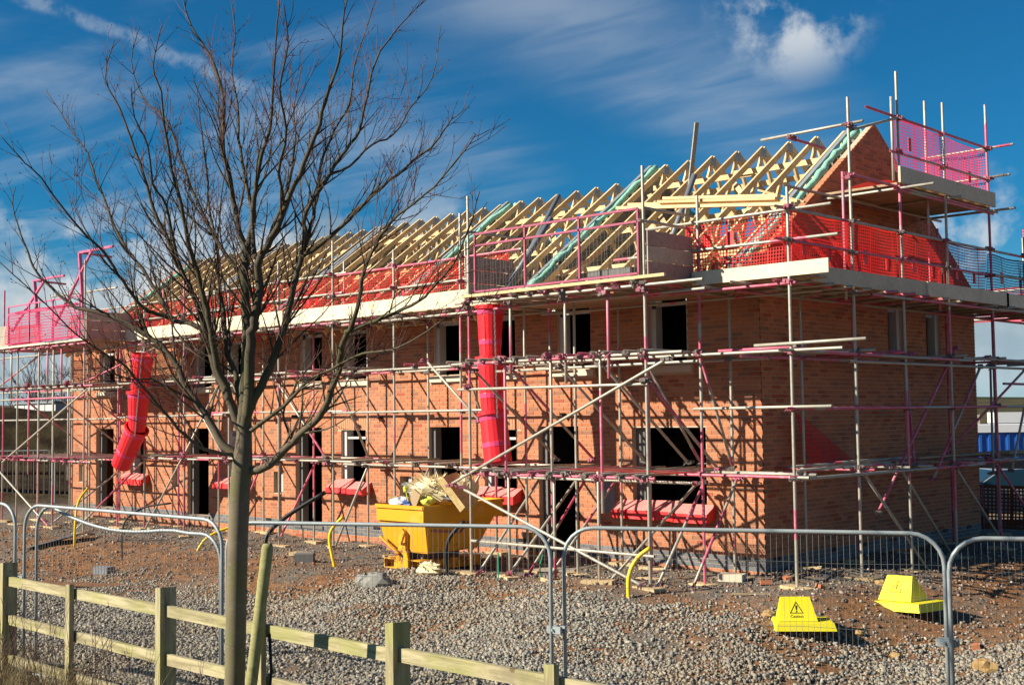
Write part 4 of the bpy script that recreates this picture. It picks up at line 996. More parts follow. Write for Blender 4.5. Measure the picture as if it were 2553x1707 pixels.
m = MB(); m.beam((sx1 + .02, -2.9, .4), (sx1 - .01, -2.2, .33), .02, .03); m.beam((sx1 + .01, -2.2, .33), (sx1 + .02, -2.0, .5), .02, .03); m.build('scrape_mark', M_COUP, body)
gs = gz(-5.7, -2.9)
for x0 in (-6.12, -5.38):
    m = MB(); b0, b1, z0, z1 = x0, x0 + .34, gs + .03, gs + .21
    m.box((b0, -3.0, z0), (b1, -1.6, z0 + .02)); m.box((b0, -3.0, z1 - .02), (b1, -1.6, z1)); m.box((b0, -3.0, z0 + .021), (b0 + .02, -1.6, z1 - .021)); m.box((b1 - .02, -3.0, z0 + .021), (b1, -1.6, z1 - .021)); m.box((b0 + .022, -2.6, z0 + .022), (b1 - .022, -2.58, z1 - .022))
    m.build('fork_pocket', M_SKIP, SK)
MB().box((-5.77, -3.06, gs + .05), (-5.39, -2.96, gs + .21)).build('cross_beam', M_SKIP, SK)
m = MB(); m.prism([(-5.75, -3.03, gs + .212), (-5.42, -3.03, gs + .212), (-5.52, -3.03, gs + .50), (-5.65, -3.03, gs + .50)], (0, .07, 0)); m.build('pivot_bracket', M_SKIP, SK)
m = MB(); m.prism([(-5.64, -3.1, gs + .50), (-5.50, -3.1, gs + .76), (-5.44, -3.1, gs + .70), (-5.54, -3.1, gs + .50)], (0, .05, 0)); m.build('latch_plate', M_SKIP, SK)
m = MB(); m.beam((-6.10, -3.10, .26), (-5.60, -3.10, -.03), .035, .04); m.build('release_lever', M_SKIP, SK)
m = MB(); m.beam((-6.04, -3.12, .17), (-5.62, -3.12, -.03), .025, .025); m.build('release_lever', M_COUP, SK)
MB().box((-5.95, -2.8, gs + .212), (-5.3, -1.9, sz0 - .004)).build('cradle', M_COUP, SK)
M_INS = plain((.74, .63, .38), .16, 9, .95, .05, 'insulation_wool'); M_INSB = wood('brown_insulation', (.44, .30, .12), (.58, .43, .2), knots=.1)
M_BAGW = plain((.55, .56, .60), .15, 8, .35, .4, 'clear_polythene'); M_BAGB = plain((.05, .10, .30), .2, 9, .4, .4, 'blue_sack'); M_BAGY = plain((.60, .60, .08), .15, 8, .4, .4, 'yellow_sack')
M_SHEET = plain((.16, .165, .17), .3, 14, .7, .2, 'grey_sheet'); M_CARD = plain((.40, .28, .16), .15, 7, .9, .1, 'cardboard')
def tuft(c, rx, ry, rz, seed, mt, n=150, l=.12):
    m = MB(); m.lump(c, rx, ry, rz, seed, 10, 7, .22); r = random.Random(seed)
    for _ in range(n):
        th = r.uniform(0, 6.28); ph = math.acos(r.uniform(-.3, 1)); d = Vector((math.sin(ph) * math.cos(th), math.sin(ph) * math.sin(th), math.cos(ph)))
        p = Vector(c) + Vector((d.x * rx, d.y * ry, d.z * rz)) * .92; q = p + (d + Vector((r.uniform(-.6, .6), r.uniform(-.6, .6), r.uniform(-.2, .6)))) * l * r.uniform(.3, 1)
        o = Vector((r.uniform(-1, 1), r.uniform(-1, 1), r.uniform(-1, 1))) * .022
        m.add([p - o, p + o, q], [(0, 1, 2)])
    return m
def loose(name, label, cat, m, mt, group=None, smooth=False):
    c = [sum(v[i] for v in m.v) / len(m.v) for i in range(3)]; c[2] = min(v[2] for v in m.v)
    return tag(m.build(name, mt, None, smooth=smooth, loc=tuple(c)), label, cat, group)
loose('insulation', 'shaggy cream glass wool heaped on top of the yellow skip', 'insulation', tuft((-5.38, -2.45, 1.06), .46, .34, .24, 3, M_INS, 320, .17), M_INS)
loose('insulation', 'rounded cream wool wad at the right of the skip heap', 'insulation', tuft((-4.75 - .1, -2.25, 1.10), .27, .3, .24, 8, M_INS, 120, .07), M_INS)
m = MB(); m.M = Matrix.Translation((-4.72, -2.45, 1.06)) @ Matrix.Rotation(rad(52), 4, 'Y') @ Matrix.Rotation(rad(12), 4, 'Z')
for k in range(7): m.box((-.34, -.2, -.07 + k * .022), (.34, .2, -.052 + k * .022))
loose('insulation_batt', 'ribbed brown insulation batt slumped over the skip rim', 'insulation', m, M_INSB)
loose('insulation', 'flattened tan wool scrap at the left end of the skip heap', 'insulation', tuft((-5.95, -2.75, .88), .24, .2, .08, 12, M_INSB, 60, .06), M_INSB)
for i, (lab, x0, y, z, a, L) in enumerate((('long grey cement sheet poking up left out of the skip', -6.2, -2.2, 1.14, 9, 1.55), ('shorter grey sheet under the long one in the skip', -5.98, -2.35, 1.03, 5, 1.2), ('dark grey sheet lowest of the three in the skip', -5.9, -2.3, .94, 3, 1.1))):
    m = MB(); m.M = Matrix.Translation((x0, y, z)) @ Matrix.Rotation(rad(a), 4, 'Y') @ Matrix.Rotation(rad(4 * i), 4, 'Z'); m.box((0, -.3, 0), (L, .3, .035)); m.box((.02, -.29, .037), (L - .03, .27, .05))
    loose('cement_sheet', lab, 'sheet', m, M_SHEET)
m = MB(); m.lump((-5.70, -2.95, .87), .24, .13, .09, 5, 9, 6, .3); loose('polythene', 'crumpled clear polythene at the front edge of the skip', 'plastic sheet', m, M_BAGW)
m = MB(); m.lump((-5.46, -3.0, .86), .11, .08, .06, 6, 8, 6, .35); loose('sack', 'blue plastic sack at the front edge of the skip', 'sack', m, M_BAGB)
m = MB(); m.lump((-5.12, -2.86, .90), .17, .13, .10, 9, 9, 6, .3); loose('sack', 'bright yellow sack in the front corner of the skip', 'sack', m, M_BAGY)
m = MB(); m.M = Matrix.Translation((-5.3, -2.98, .9)) @ Matrix.Rotation(rad(30), 4, 'Y'); m.box((-.1, -.02, -.12), (.1, .02, .2)); loose('cardboard', 'folded cardboard flap stuck in the skip', 'cardboard', m, M_CARD)
m = MB(); m.path([(-5.36, -3.03, .8), (-5.45, -3.04, 1.08)], .012, 5); m.lump((-5.46, -3.04, 1.12), .05, .05, .06, 3); loose('paint_roller', 'little yellow topped stick standing up in the skip', 'stick', m, M_BAGY)
m = tuft((-4.62, -3.25, gz(-4.62, -3.25) + .09), .26, .16, .13, 21, M_INS, 50, .05); loose('insulation', 'torn cream wool lump on the gravel under the skip', 'insulation', m, M_INS)

# ================================================================== red covers on the sills
def sill_cover(x0, x1, z, label, tilt=0., dx=0.):
    t = thing('sill_cover', label, 'sill cover', ((x0 + x1) / 2, 0, z), 'red plastic covers on the window sills')
    xm = (x0 + x1) / 2 + dx
    for k, (a, b, o) in enumerate(((x0, xm + .08, .016), (xm + .02, x1, 0.))):
        tz = tilt if k == 0 else 0.; f = -.27 - o; e = .014
        P = lambda u, y, z_: (u, y, z_)
        m = MB()
        m.hexa([P(a, f, z - .03 + o), P(b, f, z - .03 + o), P(b, -.005, z + .12 + o + tz), P(a, -.005, z + .12 + o + tz * .2), P(a, f, z - .015 + o), P(b, f, z - .015 + o), P(b, -.005, z + .135 + o + tz), P(a, -.005, z + .135 + o + tz * .2)])
        m.hexa([P(a, f - .001, z - .17 + o), P(b, f - .001, z - .17 + o), P(b, f + e, z - .17 + o), P(a, f + e, z - .17 + o), P(a, f - .001, z - .031 + o), P(b, f - .001, z - .031 + o), P(b, f + e, z - .031 + o), P(a, f + e, z - .031 + o)])
        for u in (a, b - e): m.prism([(u, f + e + .001, z - .17 + o), (u, f + e + .001, z - .032 + o), (u, -.006, z + .115 + o), (u, -.006, z - .10)], (e, 0, 0))
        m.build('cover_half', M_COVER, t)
sill_cover(-21.0, -19.7, .80, 'small red sill cover low on the wall behind the bent chute')
sill_cover(-16.1, -14.8, .80, 'red sill cover half hidden behind the tree trunk')
sill_cover(-11.42, -10.12, .84, 'peaked red sill cover left of the yellow skip', .05)
sill_cover(-6.75, -5.50, .84, 'red sill cover right behind the yellow skip')
sill_cover(-3.02, -.96, .70, 'widest red sill cover under the big dark window opening', .03, .25)

# ================================================================== mesh fence panels in front
def rail_path(p, q, zt, zb, r=.30, sag=None):
    p = Vector(p); q = Vector(q); d = (q - p).normalized(); L = (q - p).length; out = []
    P = lambda u, z: (p.x + d.x * u, p.y + d.y * u, z)
    za = zt[0]; zc = zt[1]; out.append(P(0, zb[0])); out.append(P(0, za - r))
    for i in range(1, 7): t = math.pi / 2 * i / 6; out.append(P(r - r * math.cos(t), za - r + r * math.sin(t)))
    for i in range(1, 12):
        u = r + (L - 2 * r) * i / 12; f = i / 12; out.append(P(u, za + (zc - za) * f + (sag(f) if sag else 0)))
    for i in range(0, 7): t = math.pi / 2 * i / 6; out.append(P(L - r + r * math.sin(t), zc - r + r * math.cos(t)))
    out.append(P(L, zb[1])); return out, P, L
def fence_panel(label, p, q, zt, sag=None, clamp=None):
    t = thing('mesh_fence_panel', label, 'fence panel', (p[0], p[1], gz(*p)), 'galvanised mesh panels along the site edge')
    zb = (gz(*p) + .05, gz(*q) + .05); pts, P, L = rail_path(p, q, zt, zb, sag=sag)
    MB().path(pts, .0205, 10).build('frame', M_GALV, t, smooth=True)
    top = lambda u: zt[0] + (zt[1] - zt[0]) * u / L + (sag(min(1, max(0, (u - .3) / (L - .6)))) if sag else 0) - (.30 - math.sqrt(max(0, .09 - max(0, .30 - min(u, L - u)) ** 2)))
    low = lambda u: zb[0] + (zb[1] - zb[0]) * u / L - .02
    MB().path([P(.02, low(0)), P(L - .02, low(L))], .0165, 8).build('lower_rail', M_GALV, t, smooth=True)
    m = MB(); n = int(L / .0555)
    for i in range(1, n):
        u = L * i / n; w = ro.uniform(-.008, .008); a, b, c = P(u, low(u)), P(u + w, (low(u) + top(u)) / 2), P(u, top(u) + .012)
        m.path([a, b, c], .0018, 3, cap=False)
    m.build('mesh_wire', M_WIRE, t, kind='stuff')
    for k in range(7):
        f = .13 + .135 * k
        m = MB(); m.path([P(u, top(u if .3 < u < L - .3 else min(max(u, .3), L - .3)) * (1 - f) + low(u) * f + ro.uniform(-.006, .006)) for u in [L * i / 14 for i in range(15)]], .0019, 4); m.build('cross_wire', M_WIRE, t)
    for (x, y) in (p, q):
        mm = MB(); g = gz(x, y); mm.box((x - .13, y - .33, g - .03), (x + .13, y + .33, g + .10)); mm.build('foot_block', M_BLOCK, t)
    if clamp:
        m = MB(); x, y, z = clamp; m.box((x - .09, y - .075, z - .035), (x + .09, y - .045, z + .035)); m.box((x - .09, y - .01, z - .035), (x + .09, y + .02, z + .035)); m.path([(x, y - .1, z), (x, y + .05, z)], .012, 6); m.build('clamp', M_GALV, t)
fence_panel('mesh fence panel cut off by the left edge of the view', (-7.6, -11.15), (-4.24, -10.62), (1.38, 1.345))
fence_panel('level mesh fence panel from the left edge to the tree', (-4.06, -10.58), (-.44, -10.02), (1.345, 1.29), clamp=(-4.15, -10.6, .42))
fence_panel('buckled mesh fence panel with a sagging top rail left of the tree', (-4.02, -10.44), (-.72, -9.86), (1.33, 1.10), sag=lambda f: -.13 * math.sin(min(1, f * 1.25) * math.pi) * (1 if f < .8 else 0) - .02)
fence_panel('mesh fence panel right of the tree in front of the yellow skip', (-.16, -10.14), (3.02, -8.50), (1.29, 1.285))
fence_panel('mesh fence panel in front of the brick corner and both yellow covers', (3.07, -8.36), (6.16, -6.57), (1.272, 1.25), clamp=(3.05, -8.43, .29))
fence_panel('mesh fence panel at the right edge of the view', (6.30, -6.78), (9.4, -5.0), (1.235, 1.22), clamp=(6.23, -6.68, .29))

# ================================================================== timber fence
PF = thing('post_and_rail_fence', 'three railed wooden post fence with green algae along the front', 'fence', (2, -11.75, -.45))
def post(x, zt, w, d, y, name='post'):
    m = MB(); m.hexa([(x - w / 2, y - d / 2, -.9), (x + w / 2, y - d / 2, -.9), (x + w / 2, y + d / 2, -.9), (x - w / 2, y + d / 2, -.9), (x - w / 2, y - d / 2, zt), (x + w / 2, y - d / 2, zt + .012), (x + w / 2, y + d / 2, zt + .004), (x - w / 2, y + d / 2, zt - .008)])
    m.build(name, M_POST, PF)
MX = [-1.86, 1.36, 4.52, 7.7]
for x, z in zip(MX, (.885, .90, .925, .86)): post(x, z, .085, .16, -11.75)
for x, z in zip((-.33, 2.92, 6.06), (.79, .86, .835)): post(x, z, .085, .05, -11.815, 'prick_post')
for x0, x1 in zip([-5.0] + MX[:-1], MX):
    for zt in (.752, .338, -.075):
        a = ro.uniform(-.012, .012); b = ro.uniform(-.012, .012)
        m = MB(); m.beam((x0 + .047, -11.76, zt - .05 + a), (x1 - .047, -11.76, zt - .05 + b), .038, .098); m.build('rail', M_RAIL, PF)

# ================================================================== the bare tree in front
TRUNK= [[3.269, -12.312, 0.171], [3.298, -12.304, 0.404], [3.335, -12.314, 0.95], [3.367, -12.323, 1.438], [3.402, -12.324, 1.86], [3.423, -12.319, 2.039]]
LIMBS= [([[3.42,-12.32,2.01],[3.43,-12.31,2.38],[3.44,-12.3,2.71],[3.44,-12.29,2.97],[3.42,-12.29,3.27],[3.41,-12.29,3.57],[3.4,-12.27,3.7]],0.052,0.034),([[3.4,-12.27,3.67],[3.35,-12.29,3.78],[3.29,-12.29,3.97],[3.23,-12.3,4.21],[3.16,-12.32,4.51],[3.13,-12.29,4.84],[3.04,-12.32,5.15],[2.92,-12.36,5.34],[2.8,-12.41,5.56],[2.71,-12.42,5.8]],0.028,0.004),([[3.4,-12.27,3.68],[3.47,-12.26,3.84],[3.53,-12.28,4.04],[3.59,-12.3,4.2],[3.68,-12.3,4.39],[3.77,-12.3,4.56],[3.85,-12.33,4.84],[3.92,-12.36,5.13],[4.01,-12.39,5.44]],0.026,0.004),([[3.43,-12.32,2.22],[3.49,-12.31,2.57],[3.55,-12.33,2.96],[3.61,-12.34,3.12],[3.68,-12.33,3.34],[3.71,-12.37,3.51],[3.8,-12.35,3.65],[3.89,-12.33,3.78],[4.0,-12.3,4.0],[4.12,-12.26,4.21],[4.25,-12.22,4.49],[4.34,-12.21,4.7],[4.44,-12.19,4.91],[4.51,-12.21,5.14],[4.59,-12.21,5.37]],0.046,0.004),([[3.8,-12.35,3.65],[3.76,-12.28,3.78],[3.74,-12.18,3.98],[3.69,-12.08,4.18],[3.63,-11.98,4.48],[3.53,-11.92,4.78],[3.48,-11.81,5.15]],0.022,0.003),([[3.46,-12.32,2.38],[3.54,-12.23,2.62],[3.58,-12.17,2.79],[3.62,-12.1,3.0],[3.63,-12.06,3.17],[3.65,-12.02,3.37],[3.67,-11.97,3.55],[3.68,-11.93,3.74],[3.65,-11.91,3.93],[3.7,-11.83,4.11],[3.74,-11.75,4.25],[3.81,-11.64,4.45],[3.87,-11.55,4.6],[3.89,-11.49,4.89],[3.93,-11.43,5.17],[4.0,-11.31,5.39],[4.07,-11.21,5.54],[4.17,-11.06,5.72]],0.036,0.003),([[3.67,-11.96,3.6],[3.83,-11.89,3.69],[4.05,-11.8,3.87],[4.24,-11.74,4.02],[4.41,-11.7,4.12],[4.6,-11.66,4.23],[4.78,-11.62,4.32],[4.92,-11.63,4.41],[5.04,-11.66,4.47],[5.21,-11.65,4.53]],0.02,0.003),([[3.42,-12.32,1.97],[3.62,-12.21,2.05],[3.79,-12.16,2.18],[3.93,-12.14,2.28],[4.1,-12.12,2.39],[4.23,-12.13,2.52],[4.36,-12.15,2.71],[4.48,-12.2,2.88],[4.59,-12.24,2.97]],0.032,0.02),([[4.58,-12.24,2.96],[4.69,-12.25,3.08],[4.81,-12.3,3.25],[4.93,-12.36,3.38],[5.09,-12.39,3.51],[5.21,-12.46,3.55],[5.41,-12.47,3.66],[5.62,-12.47,3.74],[5.82,-12.49,3.82],[6.04,-12.5,3.96],[6.21,-12.56,4.03]],0.018,0.003),([[4.59,-12.24,2.97],[4.81,-12.17,3.04],[5.0,-12.16,3.08],[5.22,-12.14,3.14],[5.42,-12.17,3.24],[5.62,-12.2,3.35],[5.82,-12.25,3.55],[6.0,-12.33,3.74]],0.017,0.003),([[3.44,-12.32,2.26],[3.78,-12.2,2.47],[4.06,-12.21,2.63],[4.37,-12.21,2.72],[4.7,-12.2,2.82],[5.03,-12.21,2.83],[5.35,-12.25,2.9],[5.64,-12.33,2.98]],0.018,0.003),([[3.42,-12.32,2.05],[3.31,-12.4,2.19],[3.23,-12.43,2.31],[3.12,-12.5,2.48],[3.01,-12.56,2.67],[2.93,-12.59,2.81],[2.8,-12.65,2.96],[2.63,-12.76,3.1],[2.45,-12.87,3.19],[2.3,-12.95,3.24],[2.16,-13.01,3.27],[1.98,-13.12,3.43],[1.85,-13.18,3.56],[1.75,-13.21,3.73],[1.67,-13.23,3.87],[1.57,-13.26,4.13],[1.53,-13.22,4.28]],0.034,0.003),([[3.43,-12.32,2.25],[3.34,-12.4,2.57],[3.25,-12.46,2.78],[3.2,-12.48,2.99],[3.12,-12.53,3.27],[3.06,-12.55,3.39],[2.96,-12.61,3.6],[2.89,-12.63,3.75],[2.78,-12.7,4.0],[2.71,-12.74,4.28],[2.61,-12.79,4.56],[2.52,-12.84,4.81],[2.41,-12.91,5.06],[2.43,-12.84,5.38]],0.034,0.003),([[3.19,-12.49,3.04],[3.07,-12.53,3.11],[2.91,-12.59,3.14],[2.78,-12.62,3.3],[2.65,-12.63,3.44],[2.5,-12.67,3.62],[2.34,-12.71,3.79],[2.19,-12.73,4.0],[2.06,-12.74,4.2],[1.93,-12.75,4.39],[1.8,-12.74,4.58],[1.63,-12.77,4.76],[1.46,-12.8,4.96],[1.27,-12.85,5.2]],0.022,0.003),([[2.91,-12.59,3.14],[2.85,-12.7,3.19],[2.82,-12.79,3.23],[2.78,-12.91,3.38],[2.77,-13.01,3.53],[2.76,-13.1,3.65],[2.74,-13.21,3.75],[2.7,-13.34,3.89],[2.66,-13.49,4.11],[2.65,-13.59,4.21],[2.65,-13.68,4.28],[2.62,-13.82,4.43]],0.018,0.003),([[3.36,-12.37,2.47],[3.34,-12.45,2.71],[3.34,-12.51,2.9],[3.35,-12.56,3.11],[3.37,-12.6,3.25],[3.37,-12.67,3.46],[3.37,-12.75,3.69],[3.38,-12.81,3.94],[3.39,-12.87,4.09],[3.41,-12.92,4.25],[3.44,-12.98,4.49],[3.47,-13.03,4.72],[3.48,-13.1,4.9],[3.58,-13.09,5.16]],0.03,0.003),([[3.42,-12.29,3.43],[3.3,-12.33,3.57],[3.16,-12.36,3.72],[3.02,-12.39,3.94],[2.87,-12.42,4.19],[2.74,-12.41,4.38],[2.6,-12.43,4.68],[2.45,-12.44,4.85],[2.25,-12.48,4.99],[2.09,-12.51,5.34],[2.05,-12.41,5.67]],0.02,0.003),([[3.71,-12.37,3.5],[3.61,-12.34,3.67],[3.5,-12.29,3.95],[3.36,-12.26,4.24],[3.21,-12.21,4.55],[3.08,-12.13,4.86],[2.92,-12.09,5.18],[2.81,-11.98,5.51],[2.65,-11.92,5.9]],0.02,0.003),([[3.67,-11.96,3.58],[3.66,-11.86,3.85],[3.59,-11.76,4.1],[3.52,-11.66,4.37],[3.49,-11.5,4.68],[3.46,-11.32,4.93],[3.38,-11.2,5.29],[3.34,-11.03,5.67],[3.27,-10.88,5.95]],0.018,0.003),([[3.43,-12.31,2.45],[3.35,-12.33,2.71],[3.25,-12.34,2.91],[3.18,-12.32,3.18],[3.09,-12.31,3.43],[3.02,-12.28,3.74],[2.9,-12.27,3.96],[2.82,-12.24,4.26],[2.72,-12.22,4.59],[2.62,-12.2,4.86],[2.52,-12.16,5.14]],0.024,0.003),([[3.1,-12.51,2.51],[3.1,-12.7,2.6],[3.14,-12.9,2.68],[3.2,-13.11,2.68],[3.28,-13.32,2.73],[3.38,-13.53,2.87]],0.012,0.003),([[3.37,-12.35,2.11],[3.37,-12.49,2.14],[3.36,-12.67,2.19],[3.35,-12.88,2.39],[3.38,-13.07,2.57],[3.42,-13.26,2.75],[3.46,-13.44,2.84],[3.49,-13.65,2.95],[3.52,-13.88,3.14],[3.48,-14.18,3.41]],0.016,0.003),([[3.69,-12.19,2.11],[3.67,-12.08,2.25],[3.55,-12.04,2.41],[3.5,-11.91,2.58],[3.52,-11.69,2.64],[3.57,-11.42,2.72],[3.63,-11.16,2.89],[3.66,-10.9,2.97]],0.012,0.003),([[3.74,-11.75,4.25],[3.79,-11.58,4.34],[3.83,-11.39,4.53],[3.85,-11.19,4.63],[3.85,-11.01,4.87],[3.88,-10.79,5.16],[3.84,-10.65,5.64]],0.012,0.003),([[3.96,-12.31,3.92],[4.06,-12.43,4.12],[4.27,-12.52,4.39],[4.42,-12.68,4.63],[4.66,-12.78,4.86],[4.84,-12.94,5.05]],0.014,0.003),([[3.04,-12.56,3.41],[3.09,-12.7,3.7],[3.2,-12.83,3.96],[3.29,-12.99,4.09],[3.44,-13.11,4.31],[3.55,-13.28,4.48],[3.72,-13.4,4.64]],0.014,0.003)]
def f_bark(t, p, b):
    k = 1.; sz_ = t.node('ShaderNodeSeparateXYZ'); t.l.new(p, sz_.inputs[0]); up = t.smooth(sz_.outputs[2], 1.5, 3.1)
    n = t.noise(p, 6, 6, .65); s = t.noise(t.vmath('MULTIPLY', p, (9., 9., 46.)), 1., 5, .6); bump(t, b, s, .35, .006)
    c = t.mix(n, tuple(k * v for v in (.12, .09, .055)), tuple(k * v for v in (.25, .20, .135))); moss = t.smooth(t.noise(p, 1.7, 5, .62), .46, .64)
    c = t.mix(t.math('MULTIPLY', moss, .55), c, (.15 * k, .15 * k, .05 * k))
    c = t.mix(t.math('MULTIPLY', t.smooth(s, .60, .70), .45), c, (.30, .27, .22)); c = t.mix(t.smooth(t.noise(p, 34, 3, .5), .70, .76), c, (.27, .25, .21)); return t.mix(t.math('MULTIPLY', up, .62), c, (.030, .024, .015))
M_BARK = mat('bare_bark', f_bark, .85, .2); M_BARKD = M_BARK
M_TWIG = mat('reddish_twig', lambda t, p, b: t.mix(t.noise(p, 3, 4), (.045, .028, .02), (.13, .042, .032)), .7, .3)
TREE = thing('bare_tree', 'leafless young street tree with many upswept branches in the foreground', 'tree', (3.24, -12.33, gz(3.24, -12.33)))
def smoothpts(P, n=3):
    P = [Vector(p) for p in P]; out = []
    for i in range(len(P) - 1):
        p0 = P[max(i - 1, 0)]; p1 = P[i]; p2 = P[i + 1]; p3 = P[min(i + 2, len(P) - 1)]
        for k in range(n):
            t = k / n; out.append(.5 * ((2 * p1) + (p2 - p0) * t + (2 * p0 - 5 * p1 + 4 * p2 - p3) * t * t + (3 * p1 - p0 - 3 * p2 + p3) * t ** 3))
    return out + [P[-1]]
trk = smoothpts([(3.20, -12.32, -.55), (3.23, -12.315, -.2)] + TRUNK + [(3.432, -12.312, 2.2), (3.438, -12.305, 2.42)], 4)
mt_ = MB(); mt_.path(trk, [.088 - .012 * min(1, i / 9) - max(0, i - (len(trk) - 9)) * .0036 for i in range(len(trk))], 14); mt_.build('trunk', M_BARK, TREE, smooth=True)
tw = MB(); sm = MB(); rt = random.Random(17)
def grow(p, d, L, r, depth):
    """a side shoot that bends upward, with its own shoots and buds"""
    n = 4 + int(L * 6); pts = [Vector(p)]; d = d.normalized(); c = Vector((rt.uniform(-1, 1), rt.uniform(-1, 1), rt.uniform(-.4, .9))) * .20
    for i in range(n):
        d = (d + c * .45 + Vector((0, 0, .055)) + Vector((rt.uniform(-1, 1), rt.uniform(-1, 1), rt.uniform(-1, 1))) * .10).normalized(); pts.append(pts[-1] + d * L / n)
    rads = [r * (1 - .72 * i / n) for i in range(n + 1)]
    (sm if r > .0055 else tw).path(pts, rads, 5 if r > .0055 else 3)
    if r <= .0055 and rt.random() < .5: e = pts[-1]; tw.path([e, e + d * .006, e + d * .018], [.0025, .0032, .001], 4)
    if depth > 0:
        k = int(L / (.125 if depth > 1 else .13)) ; 
        for j in range(k):
            i = rt.randint(max(1, n // 5), n - 1); dd = (pts[i + 1] - pts[i]).normalized(); s = Vector((rt.uniform(-1, 1), rt.uniform(-1, 1), rt.uniform(-.8, 1))); s = (s - dd * s.dot(dd)).normalized()
            grow(pts[i], dd * .8 + s * rt.uniform(.35, .75), L * rt.uniform(.25, .6), max(.0022, rads[i] * .55), depth - 1)
for P, r0, r1 in LIMBS:
    pts = smoothpts(P, 3); n = len(pts); rads = [max(.0028, r0 + (r1 - r0) * (i / (n - 1)) ** .8) for i in range(n)]
    pts = [p + (Vector((rt.uniform(-1, 1), rt.uniform(-1, 1), rt.uniform(-1, 1))) * min(.012, .25 * rads[i] + .003) if i else Vector()) for i, p in enumerate(pts)]
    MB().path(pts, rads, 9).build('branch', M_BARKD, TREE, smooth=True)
    length = sum((pts[i + 1] - pts[i]).length for i in range(n - 1)); acc = 0; nxt = .22 + rt.random() * .2
    for i in range(1, n - 1):
        acc += (pts[i + 1] - pts[i]).length
        while acc > nxt and rads[i] < .034:
            nxt += rt.uniform(.045, .11); dd = (pts[i + 1] - pts[i - 1]).normalized(); s = Vector((rt.uniform(-1, 1), rt.uniform(-1, 1), rt.uniform(-.6, .8))); s = (s - dd * s.dot(dd)).normalized()
            rem = max(.15, 1 - acc / length); L = min(1.3, rt.uniform(.25, .7) + .6 * rem * rt.random()) * (.3 + .7 * rem)
            grow(pts[i], dd * .9 + s * rt.uniform(.35, .8) + Vector((0, 0, .12)), L, min(.0095, max(.0031, rads[i] * .46)), 2 if L > .4 else 1)
sm.build('side_shoot', M_BARKD, TREE, smooth=True, kind='stuff'); tw.build('twig', M_TWIG, TREE, kind='stuff')
m = MB(); m.path([(3.60, -12.54, -.65), (3.774, -12.478, .50), (3.907, -12.43, 1.47), (3.909, -12.43, 1.495)], [.044, .043, .042, .034], 14)
ST = thing('tree_stake', 'round mossy green stake leaning beside the foreground tree', 'stake', (3.62, -12.54, gz(3.62, -12.54)))
m.build('stake_pole', M_STAKE, ST, smooth=True)
m = MB(); m.path([(3.87, -12.39, .86), (3.88, -12.38, .6), (3.85, -12.40, .25), (3.84, -12.42, -.2)], .012, 6); m.build('tie_strap', M_BLACK, ST, smooth=True)
